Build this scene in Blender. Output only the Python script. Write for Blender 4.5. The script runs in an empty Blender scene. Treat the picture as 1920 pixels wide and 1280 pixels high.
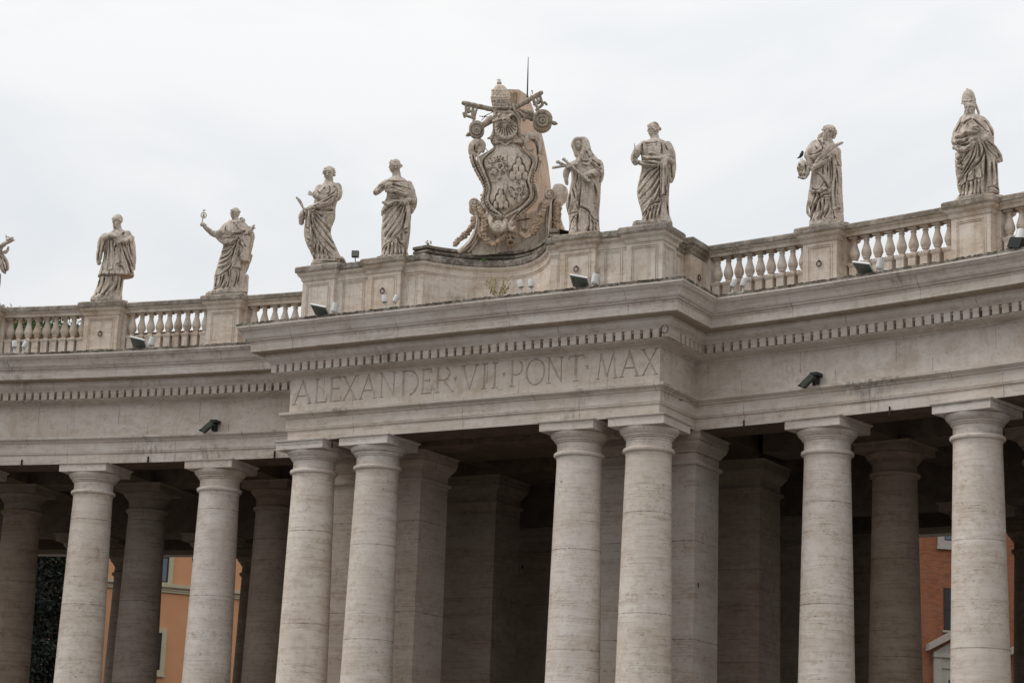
import bpy, math, random
import numpy as np
from mathutils import Vector, Matrix
random.seed(7); RNG = np.random.default_rng(7)
sc = bpy.context.scene
col = sc.collection
rad = math.radians

# ------------------------------------------------------------------ camera
CAM = np.array([37.704, -58.102, 1.6])
YAW, PITCH, ROLL, FPX = 30.324, 13.38, 2.25, 4023.99          # focal length in pixels of a 1920 px wide frame
_y, _p, _r = rad(YAW), rad(PITCH), rad(ROLL)
FW = np.array([-math.sin(_y)*math.cos(_p), math.cos(_y)*math.cos(_p), math.sin(_p)])
_rt = np.array([math.cos(_y), math.sin(_y), 0.0]); _up = np.cross(_rt, FW)
RT = _rt*math.cos(_r)+_up*math.sin(_r); UP = -_rt*math.sin(_r)+_up*math.cos(_r)
cd = bpy.data.cameras.new('camera'); cam = bpy.data.objects.new('camera', cd); col.objects.link(cam)
cd.sensor_width = 36; cd.lens = FPX*36/1920; cd.clip_start = 0.5; cd.clip_end = 3000
cam.matrix_world = Matrix(((RT[0], UP[0], -FW[0], CAM[0]), (RT[1], UP[1], -FW[1], CAM[1]),
                           (RT[2], UP[2], -FW[2], CAM[2]), (0, 0, 0, 1)))
sc.camera = cam
# ------------------------------------------------------------------ sky, sun, exposure
SUN_EL, SUN_AZ = 52.0, -62.0      # degrees above horizon; azimuth from -Y towards -X (light from front left)
w = bpy.data.worlds.new('World'); sc.world = w; w.use_nodes = True
nt = w.node_tree; nt.nodes.clear(); N = nt.nodes.new; Lk = nt.links.new
out = N('ShaderNodeOutputWorld'); bg = N('ShaderNodeBackground'); Lk(bg.outputs[0], out.inputs[0])
sky = N('ShaderNodeTexSky'); sky.sky_type = 'NISHITA'; sky.sun_disc = False
sky.sun_elevation = rad(SUN_EL); sky.sun_rotation = rad(180+SUN_AZ*-1)
tc = N('ShaderNodeTexCoord')
sep = N('ShaderNodeSeparateXYZ'); Lk(tc.outputs['Generated'], sep.inputs[0])
# overcast luminance: about three times brighter overhead than at the horizon, with soft cloud forms
mx = N('ShaderNodeMath'); mx.operation = 'MAXIMUM'; mx.inputs[1].default_value = 0.0; Lk(sep.outputs[2], mx.inputs[0])
grd = N('ShaderNodeMapRange'); grd.inputs[1].default_value = 0.0; grd.inputs[2].default_value = 1.0
grd.inputs[3].default_value = 7.7; grd.inputs[4].default_value = 14.0; Lk(mx.outputs[0], grd.inputs[0])
mp = N('ShaderNodeMapping'); mp.inputs['Scale'].default_value = (1.0, 1.0, 2.2); Lk(tc.outputs['Generated'], mp.inputs[0])
nz = N('ShaderNodeTexNoise'); nz.inputs['Scale'].default_value = 3.2; nz.inputs['Detail'].default_value = 6; nz.inputs['Roughness'].default_value = .5
nz.inputs['Distortion'].default_value = .6
Lk(mp.outputs[0], nz.inputs[0])
cr = N('ShaderNodeValToRGB'); cr.color_ramp.elements[0].position = .34; cr.color_ramp.elements[1].position = .58
cr.color_ramp.elements[0].color = (.80, .85, .895, 1); cr.color_ramp.elements[1].color = (1.0, 1.0, .995, 1); Lk(nz.outputs[0], cr.inputs[0])
ml = N('ShaderNodeMix'); ml.data_type = 'RGBA'; ml.blend_type = 'MULTIPLY'; ml.inputs[0].default_value = 1.0
Lk(cr.outputs[0], ml.inputs[6]); Lk(grd.outputs[0], ml.inputs[7])
mm = N('ShaderNodeMix'); mm.data_type = 'RGBA'; mm.inputs[0].default_value = .93
Lk(sky.outputs[0], mm.inputs[6]); Lk(ml.outputs[2], mm.inputs[7]); Lk(mm.outputs[2], bg.inputs[0])
bg.inputs[1].default_value = 0.10
sd = bpy.data.lights.new('sun', 'SUN'); sd.energy = 1.45; sd.angle = rad(24); sd.color = (1.0, .95, .905)
sun = bpy.data.objects.new('sun', sd); col.objects.link(sun)
_d = Vector((math.cos(rad(SUN_EL))*math.sin(rad(SUN_AZ)), -math.cos(rad(SUN_EL))*math.cos(rad(SUN_AZ)), math.sin(rad(SUN_EL))))
sun.rotation_euler = _d.to_track_quat('Z', 'Y').to_euler()
sc.view_settings.view_transform = 'Standard'; sc.view_settings.look = 'None'
sc.view_settings.exposure = 0.0; sc.view_settings.gamma = 1.0; sc.view_settings.use_curve_mapping = False

# ------------------------------------------------------------------ measuring: a photo pixel and a surface of the place give a point
def ray(u, v):
    d = FW*FPX + RT*(u-960) - UP*(v-640)
    return d/np.linalg.norm(d)
def at_y(u, v, y):
    d = ray(u, v); return CAM + d*(y-CAM[1])/d[1]
XL, XR, PRJ, R, ZA, ZT, ZK = -4.953, 9.047, 2.579, 81.453, 14.84, 15.82, 18.74
XM = (XL+XR)/2; OY = PRJ-math.sqrt(R*R-49.0)
def at_r(u, v, r):
    d = ray(u, v); o = CAM-np.array([XM, OY, 0])
    a = d[0]**2+d[1]**2; b = 2*(d[0]*o[0]+d[1]*o[1]); c = o[0]**2+o[1]**2-r*r
    return CAM+d*(-b+math.sqrt(b*b-4*a*c))/(2*a)
def pol(a, r, z=0.0):                      # a in degrees round the centre of the piazza's arc
    return np.array([XM+r*math.sin(rad(a)), OY+r*math.cos(rad(a)), z])

# ------------------------------------------------------------------ mesh builder
class MB:
    def __init__(s): s.v = []; s.f = []; s.m = []
    def add(s, vs, fs, mi=0):
        o = len(s.v); s.v.extend([tuple(map(float, p)) for p in vs])
        for f in fs: s.f.append(tuple(i+o for i in f)); s.m.append(mi)
    def box(s, x0, x1, y0, y1, z0, z1, M=None, mi=0):
        P = [(x, y, z) for z in (z0, z1) for y in (y0, y1) for x in (x0, x1)]
        if M is not None: P = [M(p) for p in P]
        s.add(P, [(0, 2, 3, 1), (4, 5, 7, 6), (0, 1, 5, 4), (2, 6, 7, 3), (0, 4, 6, 2), (1, 3, 7, 5)], mi)
    def lathe(s, prof, c=(0, 0), n=40, M=None, mi=0, mis=None, cap=True):
        P = []
        for r, z in prof:
            for k in range(n):
                a = 2*math.pi*k/n; p = (c[0]+r*math.cos(a), c[1]+r*math.sin(a), z)
                P.append(M(p) if M is not None else p)
        for j in range(len(prof)-1):
            F = [(j*n+k, j*n+(k+1) % n, (j+1)*n+(k+1) % n, (j+1)*n+k) for k in range(n)]
            o = len(s.v)
            for f in F: s.f.append(tuple(i+o for i in f)); s.m.append(mis[j] if mis else mi)
        o = len(s.v)
        if cap:
            s.f.append(tuple(o+k for k in range(n))[::-1]); s.m.append(mi)
            s.f.append(tuple(o+(len(prof)-1)*n+k for k in range(n))); s.m.append(mi)
        s.v.extend([tuple(map(float, p)) for p in P])
    def sqloft(s, prof, cx, cy, M=None, mi=0, hx=None, hy=None):      # square mouldings round a block; prof = (extra, z)
        P = []
        for e, z in prof:
            for sx, sy in ((-1, -1), (1, -1), (1, 1), (-1, 1)):
                p = (cx+sx*(hx+e), cy+sy*(hy+e), z); P.append(M(p) if M is not None else p)
        n = len(prof); F = [(j*4+k, j*4+(k+1) % 4, (j+1)*4+(k+1) % 4, (j+1)*4+k) for j in range(n-1) for k in range(4)]
        F += [(3, 2, 1, 0), tuple((n-1)*4+k for k in range(4))]
        s.add(P, F, mi)
    def tube(s, pts, rs, n=10, closed=False, mi=0):
        pts = [np.array(p, float) for p in pts]; m = len(pts)
        rs = list(rs) if hasattr(rs, '__len__') else [rs]*m
        P = []; ref = None
        for i in range(m):
            t = (pts[(i+1) % m]-pts[i-1]) if closed else pts[min(i+1, m-1)]-pts[max(i-1, 0)]
            t = t/(np.linalg.norm(t)+1e-9)
            if ref is None:
                ref = np.cross(t, [0, 0, 1.0]) if abs(t[2]) < .9 else np.cross(t, [0, 1.0, 0])
            ref = ref-t*(ref@t); ref /= np.linalg.norm(ref)+1e-9; b = np.cross(t, ref)
            for k in range(n):
                a = 2*math.pi*k/n; P.append(pts[i]+rs[i]*(math.cos(a)*ref+math.sin(a)*b))
        mm_ = m if closed else m-1
        F = [(i*n+k, i*n+(k+1) % n, ((i+1) % m)*n+(k+1) % n, ((i+1) % m)*n+k) for i in range(mm_) for k in range(n)]
        if not closed: F += [tuple(range(n))[::-1], tuple((m-1)*n+k for k in range(n))]
        s.add(P, F, mi)
    def ell(s, c, r, n=12, m=8, R3=None, mi=0, jit=0):
        P = [(0, 0, -1)]
        for j in range(1, m):
            ph = -math.pi/2+math.pi*j/m
            for k in range(n):
                a = 2*math.pi*k/n; P.append((math.cos(ph)*math.cos(a), math.cos(ph)*math.sin(a), math.sin(ph)))
        P.append((0, 0, 1)); P = np.array(P)
        if jit: P = P*(1+RNG.uniform(-jit, jit, (len(P), 1)))
        P = P*np.array(r)
        if R3 is not None: P = P@np.array(R3).T
        P = P+np.array(c)
        F = [(0, 1+(k+1) % n, 1+k) for k in range(n)]
        for j in range(m-2): F += [(1+j*n+k, 1+j*n+(k+1) % n, 1+(j+1)*n+(k+1) % n, 1+(j+1)*n+k) for k in range(n)]
        l = 1+(m-1)*n; F += [(1+(m-2)*n+k, 1+(m-2)*n+(k+1) % n, l) for k in range(n)]
        s.add(P, F, mi)
    def poly(s, pts2, y0, y1, f, mi=0):      # outline in 2-D extruded between two depths; f(a,b,depth)->point
        n = len(pts2); P = [f(a, b, y0) for a, b in pts2]+[f(a, b, y1) for a, b in pts2]
        s.add(P, [tuple(range(n)), tuple(range(n, 2*n))[::-1]]+[(k, n+k, n+(k+1) % n, (k+1) % n) for k in range(n)], mi)
    def build(s, name, mats, parent=None, smooth=False, label=None, auto=None, org=None):
        me = bpy.data.meshes.new(name)
        V = np.array(s.v, float)
        if org is not None: V = V-np.array(org)
        me.from_pydata([tuple(p) for p in V], [], s.f)
        if not isinstance(mats, (list, tuple)): mats = [mats]
        for m_ in mats: me.materials.append(m_)
        me.polygons.foreach_set('material_index', s.m)
        o = bpy.data.objects.new(name, me); col.objects.link(o)
        import bmesh
        b = bmesh.new(); b.from_mesh(me); bmesh.ops.recalc_face_normals(b, faces=b.faces)
        if smooth or auto:
            for f in b.faces: f.smooth = True
            if auto:
                for e in b.edges:
                    if len(e.link_faces) == 2 and e.calc_face_angle(0) > rad(auto): e.smooth = False
        b.to_mesh(me); b.free()
        if parent is not None: o.parent = parent
        if org is not None: o.location = tuple(org)
        if label: o['label'] = label
        return o
def tag(o, label=None, cat=None, group=None, kind=None):
    for k, v in (('label', label), ('category', cat), ('group', group), ('kind', kind)):
        if v: o[k] = v
    return o
def empty(name, loc, rz=0.0, parent=None):
    o = bpy.data.objects.new(name, None); o.location = tuple(loc); o.rotation_euler = (0, 0, rz); o.empty_display_size = .2
    col.objects.link(o)
    if parent is not None: o.parent = parent
    return o
def copy_tree(o, parent=None):
    c = o.copy(); col.objects.link(c); c.parent = parent
    for ch in list(o.children): copy_tree(ch, c)
    return c

# ------------------------------------------------------------------ materials
def nmat(name):
    m = bpy.data.materials.new(name); m.use_nodes = True; t = m.node_tree; t.nodes.clear()
    o = t.nodes.new('ShaderNodeOutputMaterial'); b = t.nodes.new('ShaderNodeBsdfPrincipled'); t.links.new(b.outputs[0], o.inputs[0])
    return m, t, b
def noise(t, vec, scale, detail=4, rough=.55, dist=0.0):
    n = t.nodes.new('ShaderNodeTexNoise'); n.inputs['Scale'].default_value = scale; n.inputs['Detail'].default_value = detail
    n.inputs['Roughness'].default_value = rough; n.inputs['Distortion'].default_value = dist
    t.links.new(vec, n.inputs[0]); return n.outputs[0]
def mapr(t, val, a, b, c=0.0, d=1.0):
    n = t.nodes.new('ShaderNodeMapRange'); n.clamp = True
    for i, x in ((1, a), (2, b), (3, c), (4, d)): n.inputs[i].default_value = x
    t.links.new(val, n.inputs[0]); return n.outputs[0]
def mixc(t, fac, a, b, mode='MIX'):
    n = t.nodes.new('ShaderNodeMix'); n.data_type = 'RGBA'; n.blend_type = mode
    if isinstance(fac, (int, float)): n.inputs[0].default_value = fac
    else: t.links.new(fac, n.inputs[0])
    for i, x in ((6, a), (7, b)):
        if isinstance(x, tuple): n.inputs[i].default_value = (*x, 1)
        else: t.links.new(x, n.inputs[i])
    return n.outputs[2]
def mth(t, op, a, b=0.0):
    n = t.nodes.new('ShaderNodeMath'); n.operation = op
    for i, x in ((0, a), (1, b)):
        if isinstance(x, (int, float)): n.inputs[i].default_value = x
        else: t.links.new(x, n.inputs[i])
    return n.outputs[0]
def scaled(t, sx, sy, sz, src='pos'):
    if src == 'pos': g = t.nodes.new('ShaderNodeNewGeometry').outputs['Position']
    else: g = t.nodes.new('ShaderNodeTexCoord').outputs['Object']
    m = t.nodes.new('ShaderNodeMapping'); m.inputs['Scale'].default_value = (sx, sy, sz); t.links.new(g, m.inputs[0]); return m.outputs[0]
XM0, OY0 = 2.047, -78.573
def travertine(name, base=(.60, .525, .455), dark=(.39, .315, .25), pale=(.70, .64, .585), band=1.0, pits=.5, grime=0.0, bump=.3, streak=0.0, joints=0.0, drums=False, blotch=0.0, patch=0.0):
    m, t, b = nmat(name)
    vs = scaled(t, 1, 1, 1)
    oi = t.nodes.new('ShaderNodeObjectInfo'); rnd = oi.outputs['Random']
    def shifted(sx, sy, sz):                       # every block and shaft cut from another place of the quarry
        g = t.nodes.new('ShaderNodeNewGeometry'); cb = t.nodes.new('ShaderNodeCombineXYZ'); t.links.new(mth(t, 'MULTIPLY', rnd, 37.0), cb.inputs[2])
        ad = t.nodes.new('ShaderNodeVectorMath'); ad.operation = 'ADD'; t.links.new(g.outputs['Position'], ad.inputs[0]); t.links.new(cb.outputs[0], ad.inputs[1])
        mp_ = t.nodes.new('ShaderNodeMapping'); mp_.inputs['Scale'].default_value = (sx, sy, sz); t.links.new(ad.outputs[0], mp_.inputs[0]); return mp_.outputs[0]
    n1 = noise(t, shifted(.7, .7, 9.0), 1.0, 8, .68, .15)          # bedding lines of the stone
    n2 = noise(t, shifted(1, 1, 1.6), .55, 6, .62, .5)           # large blotches
    n3 = noise(t, vs, 4.2, 7, .7)                    # mottling
    n4 = noise(t, shifted(2.6, 2.6, 9.0), 3.2, 5, .62)         # pits in rows
    n5 = noise(t, shifted(.9, .9, 26.0), 1.0, 5, .65, .1)
    n6 = noise(t, shifted(.5, .5, 2.4), 1.0, 5, .6, .3)          # where pits gather
    c = mixc(t, mapr(t, n2, .36, .66), base, pale)
    c = mixc(t, mth(t, 'MULTIPLY', mapr(t, n1, .48, .70), .42*band), c, dark)
    c = mixc(t, mth(t, 'MULTIPLY', mapr(t, n3, .50, .72), .45), c, dark)
    c = mixc(t, mth(t, 'MULTIPLY', mth(t, 'MULTIPLY', mapr(t, n5, .53, .66), mapr(t, n6, .40, .6)), .6*band), c, (dark[0]*.62, dark[1]*.58, dark[2]*.55))
    c = mixc(t, mth(t, 'MULTIPLY', mth(t, 'MULTIPLY', mapr(t, n6, .46, .64), mapr(t, n3, .40, .62)), .36), c, (dark[0]*1.0, dark[1]*.9, dark[2]*.78))
    if blotch:
        bl = noise(t, vs, .62, 7, .66, 1.2); c = mixc(t, mth(t, 'MULTIPLY', mapr(t, bl, .53, .62), blotch), c, (dark[0]*.95, dark[1]*.88, dark[2]*.78))
        bl2 = noise(t, vs, 3.1, 6, .7, 1.0); c = mixc(t, mth(t, 'MULTIPLY', mapr(t, bl2, .56, .66), blotch*.8), c, (dark[0]*.7, dark[1]*.62, dark[2]*.55))
    pit = mth(t, 'MULTIPLY', mth(t, 'MULTIPLY', mapr(t, n4, .60, .68), mapr(t, n6, .38, .6, .25, 1.0)), pits)
    c = mixc(t, pit, c, (.11, .08, .06))
    if streak:
        st = noise(t, scaled(t, 4.5, 4.5, .25), 1.0, 5, .6)
        c = mixc(t, mth(t, 'MULTIPLY', mapr(t, st, .5, .75), streak), c, (.2, .155, .115))
    if joints or drums:
        g = t.nodes.new('ShaderNodeNewGeometry'); sp_ = t.nodes.new('ShaderNodeSeparateXYZ'); t.links.new(g.outputs['Position'], sp_.inputs[0])
        if joints:
            an = mth(t, 'MULTIPLY', mth(t, 'ARCTAN2', mth(t, 'SUBTRACT', sp_.outputs[0], XM0), mth(t, 'SUBTRACT', sp_.outputs[1], OY0)), 81.0)
            rowz = mth(t, 'MULTIPLY', mth(t, 'FLOOR', mth(t, 'MULTIPLY', sp_.outputs[2], 1.35)), .37)
            fr_ = mth(t, 'FRACT', mth(t, 'ADD', mth(t, 'DIVIDE', an, joints), mth(t, 'ADD', rowz, .11)))
            ln = mth(t, 'LESS_THAN', mth(t, 'ABSOLUTE', mth(t, 'SUBTRACT', fr_, .5)), .011/joints)
        else:
            fr_ = mth(t, 'FRACT', mth(t, 'ADD', mth(t, 'DIVIDE', sp_.outputs[2], 3.1), mth(t, 'MULTIPLY', rnd, 5.0)))
            ln = mth(t, 'LESS_THAN', mth(t, 'ABSOLUTE', mth(t, 'SUBTRACT', fr_, .5)), .0045)
        jb = mth(t, 'MULTIPLY', ln, mapr(t, n3, .35, .6, .15, .75)); c = mixc(t, jb, c, (.13, .10, .075))
    if drums:                                       # old fixing holes
        vo_ = t.nodes.new('ShaderNodeTexVoronoi'); vo_.inputs['Scale'].default_value = .42; t.links.new(shifted(1, 1, .55), vo_.inputs[0])
        c = mixc(t, mth(t, 'LESS_THAN', vo_.outputs['Distance'], .022), c, (.02, .015, .012))
    if patch:                                       # a few black crusts and rain streaks
        p1 = noise(t, scaled(t, 1, 1, 1.2), .38, 4, .55); p2 = noise(t, scaled(t, 7, 7, 1.6), 1.0, 6, .7); p3 = noise(t, scaled(t, 9, 9, .35), 1.0, 4, .6)
        c = mixc(t, mth(t, 'MULTIPLY', mth(t, 'MULTIPLY', mapr(t, p1, .58, .66), mapr(t, p2, .44, .58)), patch), c, (.045, .036, .028))
        c = mixc(t, mth(t, 'MULTIPLY', mth(t, 'MULTIPLY', mapr(t, p3, .56, .70), mapr(t, p1, .45, .6)), patch*.45), c, (.14, .11, .085))
    hv = t.nodes.new('ShaderNodeHueSaturation'); t.links.new(mapr(t, rnd, 0, 1, .94, 1.04), hv.inputs['Value']); t.links.new(mapr(t, mth(t, 'FRACT', mth(t, 'MULTIPLY', rnd, 7.3)), 0, 1, .85, 1.15), hv.inputs['Saturation'])
    t.links.new(c, hv.inputs['Color']); c = hv.outputs[0]
    if grime:
        g1 = noise(t, scaled(t, 1, 1, 1), 1.7, 7, .7); g2 = noise(t, scaled(t, 1, 1, 2), 9, 5, .7)
        g = mth(t, 'ADD', mth(t, 'MULTIPLY', g1, .6), mth(t, 'MULTIPLY', g2, .4))
        c = mixc(t, mth(t, 'MULTIPLY', mapr(t, g, .42, .54), grime), c, (.04, .033, .025))
    t.links.new(c, b.inputs['Base Color']); b.inputs['Roughness'].default_value = .88
    b.inputs['Specular IOR Level'].default_value = .2
    if bump:
        h = mth(t, 'SUBTRACT', mth(t, 'ADD', mth(t, 'MULTIPLY', n3, .6), mth(t, 'MULTIPLY', n5, .35)), mth(t, 'MULTIPLY', pit, .9))
        bn = t.nodes.new('ShaderNodeBump'); bn.inputs['Strength'].default_value = bump; bn.inputs['Distance'].default_value = .04
        t.links.new(h, bn.inputs['Height']); t.links.new(bn.outputs[0], b.inputs['Normal'])
    return m
def statue_stone(name, base=(.54, .465, .395), dark=(.18, .14, .105), grey=(.38, .355, .325)):
    m, t, b = nmat(name)
    vs = scaled(t, 1, 1, 1)
    n1 = noise(t, vs, 2.2, 6, .62, .3); n2 = noise(t, vs, 13, 5, .65); n3 = noise(t, scaled(t, 5, 5, .9), 1.5, 5, .6)
    c = mixc(t, mapr(t, n1, .38, .66), base, (base[0]*1.22, base[1]*1.22, base[2]*1.2))
    c = mixc(t, mth(t, 'MULTIPLY', mapr(t, n3, .50, .68), .72), c, dark)
    c = mixc(t, mth(t, 'MULTIPLY', mapr(t, n2, .5, .68), .55), c, (dark[0]*.9, dark[1]*.9, dark[2]*.9))
    g = t.nodes.new('ShaderNodeNewGeometry'); sp = t.nodes.new('ShaderNodeSeparateXYZ'); t.links.new(g.outputs['Normal'], sp.inputs[0])
    upf = mth(t, 'MULTIPLY', mapr(t, sp.outputs[2], .25, .95), mapr(t, noise(t, vs, 5, 5, .7), .35, .6))
    c = mixc(t, mth(t, 'MULTIPLY', upf, .75), c, grey)
    t.links.new(c, b.inputs['Base Color']); b.inputs['Roughness'].default_value = .9; b.inputs['Specular IOR Level'].default_value = .2
    bn = t.nodes.new('ShaderNodeBump'); bn.inputs['Strength'].default_value = .4; bn.inputs['Distance'].default_value = .02
    t.links.new(n2, bn.inputs['Height']); t.links.new(bn.outputs[0], b.inputs['Normal'])
    return m
def plain(name, c, rough=.6, metal=0.0, var=.12, scale=6.0, spec=.4):
    m, t, b = nmat(name); n = noise(t, scaled(t, 1, 1, 1), scale, 5, .6)
    cc = mixc(t, mapr(t, n, .3, .7), tuple(x*(1-var) for x in c), tuple(min(1, x*(1+var)) for x in c))
    t.links.new(cc, b.inputs['Base Color']); b.inputs['Roughness'].default_value = rough; b.inputs['Metallic'].default_value = metal
    b.inputs['Specular IOR Level'].default_value = spec
    return m
M = {}
M['stone'] = travertine('travertine', patch=.5, joints=4.4, band=.8)
M['frieze'] = travertine('travertine_slab', base=(.585, .51, .445), dark=(.41, .335, .27), pale=(.68, .62, .565), band=.25, pits=.6, streak=.18, joints=3.3, blotch=.36)
M['column'] = travertine('travertine_shaft', base=(.61, .535, .47), dark=(.40, .32, .255), pale=(.72, .66, .60), band=1.0, pits=.9, drums=True)
M['pier'] = travertine('travertine_piers_shaded', base=(.50, .425, .36), dark=(.33, .255, .195), pale=(.58, .51, .45), band=1.0, pits=.9, drums=True)  # column stone darkened: the shadow on the piers is put into the colour
M['soffit'] = travertine('travertine_soffit_shaded', base=(.18, .13, .095), dark=(.10, .07, .05), pale=(.22, .165, .12), band=.2, pits=.3, grime=.35, joints=2.2)  # travertine darkened so the shade under the ceiling sits in the colour
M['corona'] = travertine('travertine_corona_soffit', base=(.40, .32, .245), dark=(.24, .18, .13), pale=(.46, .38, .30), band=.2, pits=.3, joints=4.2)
M['inner'] = travertine('travertine_inner_shaded', base=(.30, .237, .187), dark=(.16, .12, .088), pale=(.365, .30, .245), band=1.0, pits=.8, drums=True)  # same stone as the front row, interior shade painted into its colour
M['lip'] = travertine('travertine_lichen_edge', base=(.36, .31, .25), dark=(.2, .16, .125), pale=(.46, .42, .36), band=.2, pits=.5, grime=.75, bump=.6)
M['coping'] = travertine('travertine_weathered', base=(.40, .34, .275), dark=(.2, .155, .115), pale=(.50, .44, .37), band=.3, pits=.6, grime=.55, bump=.5)
M['attic'] = travertine('travertine_attic', base=(.62, .53, .44), dark=(.40, .30, .215), pale=(.71, .635, .555), band=.5, pits=.6, streak=.45, blotch=.38, patch=.5)
M['statue'] = statue_stone('statue_travertine')
M['crest'] = statue_stone('crest_travertine', base=(.54, .46, .38), dark=(.17, .125, .085))
M['ochre'] = statue_stone('ochre_crest_stone', base=(.40, .30, .215), dark=(.13, .08, .048))
M['groove'] = plain('letter_groove_stone', (.34, .28, .225), .9, var=.2)
M['white'] = plain('white_enamel', (.60, .60, .58), .45, var=.03)
M['iron'] = plain('rusty_iron', (.05, .03, .022), .8, var=.3)
M['black'] = plain('black_metal', (.018, .02, .02), .5)
M['lens'] = plain('dark_glass_lens', (.15, .16, .14), .25, var=.15, scale=20)
M['green'] = plain('weathered_green_metal', (.05, .058, .042), .6, var=.3)
M['salmon'] = statue_stone('salmon_plaster', base=(.52, .385, .295), dark=(.36, .25, .18), grey=(.38, .32, .26))
M['pale_crest'] = statue_stone('pale_crest_wall', base=(.58, .50, .42), dark=(.24, .185, .14))
M['capstone'] = statue_stone('sooty_capstone', base=(.27, .20, .13), dark=(.12, .085, .055), grey=(.2, .16, .11))
M['sooty'] = statue_stone('sooty_crest_stone', base=(.36, .305, .245), dark=(.11, .08, .055), grey=(.27, .245, .21))
M['tile'] = plain('terracotta_tile', (.27, .12, .07), .85, var=.35, scale=3)

# ------------------------------------------------------------------ ground, steps
g = MB(); g.add([(-1500, -1500, 0), (1500, -1500, 0), (1500, 1500, 0), (-1500, 1500, 0)], [(0, 1, 2, 3)])
gm, t, b = nmat('cobbles')
vo = t.nodes.new('ShaderNodeTexVoronoi'); vo.inputs['Scale'].default_value = 8; t.links.new(scaled(t, 1, 1, 1), vo.inputs[0])
c = mixc(t, mapr(t, vo.outputs['Distance'], .3, .6), (.115, .105, .095), (.05, .045, .04))
t.links.new(mixc(t, mapr(t, noise(t, scaled(t, 1, 1, 1), .25, 5), .4, .7), c, (.13, .12, .108)), b.inputs['Base Color']); b.inputs['Roughness'].default_value = .8
tag(g.build('ground', gm), kind='structure')

# ------------------------------------------------------------------ the colonnade: one building, everything built into it is a part
col_root = empty('colonnade', (XM, 0, 0))
tag(col_root, 'curved travertine colonnade with an inscribed projecting centre, seen from the square', 'colonnade')
def part(mb, name, mats, parent=None, **k):
    o = mb.build(name, mats, **k); o.parent = parent or col_root
    if parent is None or parent is col_root: o.location = Vector(o.location)-Vector((XM, 0, 0))
    return o
AEND = 19.2                                             # half the arc that is built, degrees
def path(d, n=64):
    r = R-d
    aL = math.degrees(math.asin((XL-d-XM)/r)); aR = math.degrees(math.asin((XR+d-XM)/r))
    L_ = [pol(-AEND+(aL+AEND)*i/n, r)[:2] for i in range(n+1)]
    Rr = [pol(aR+(AEND-aR)*i/n, r)[:2] for i in range(n+1)]
    return L_+[np.array([XL-d, -d]), np.array([XR+d, -d])]+Rr
def sweep(mb, prof, n=64, i0=None, i1=None, mi=0, jit=0.0):
    """prof = [(offset, z, material of the face above)]"""
    P = []; cnt = None
    for q in prof:
        pp = path(q[0], n)[i0:i1]; cnt = len(pp)
        for k_, p in enumerate(pp):
            P.append((p[0], p[1], q[1]))
    F = []; o = len(mb.v); mb.v.extend([tuple(map(float, p)) for p in P])
    for j in range(len(prof)-1):
        for k in range(cnt-1):
            mb.f.append((o+j*cnt+k, o+j*cnt+k+1, o+(j+1)*cnt+k+1, o+(j+1)*cnt+k)); mb.m.append(prof[j][2] if len(prof[j]) > 2 else mi)
# architrave
mb = MB()
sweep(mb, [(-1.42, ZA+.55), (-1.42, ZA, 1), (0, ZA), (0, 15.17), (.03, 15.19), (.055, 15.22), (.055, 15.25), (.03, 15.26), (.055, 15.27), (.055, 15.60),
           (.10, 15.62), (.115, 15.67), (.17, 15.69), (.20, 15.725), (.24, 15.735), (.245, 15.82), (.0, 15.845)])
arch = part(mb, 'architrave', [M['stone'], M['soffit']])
# short iron hooks in the lower fascia
for u, v in ((41, 868), (278, 862), (515, 852), (623, 832), (1395, 795), (1668, 770)):
    h = MB(); p = at_r(u, v, R-.03) if not 540 < u < 1240 else at_y(u, v, -.03)
    h.box(p[0]-.012, p[0]+.012, p[1]-.05, p[1]+.03, p[2]-.14, p[2]+.13); part(h, 'hook', M['iron'], arch)
# frieze of the two wings + the return faces; inscribed front slab separate
mb = MB(); n_ = 64
sweep(mb, [(0, 15.84), (0, 17.0)], i0=0, i1=n_+2); frz = part(mb, 'frieze', M['frieze'])
mb = MB(); sweep(mb, [(0, 15.84), (0, 17.0)], i0=n_+2, i1=None); frz = part(mb, 'frieze', M['frieze'])
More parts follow.
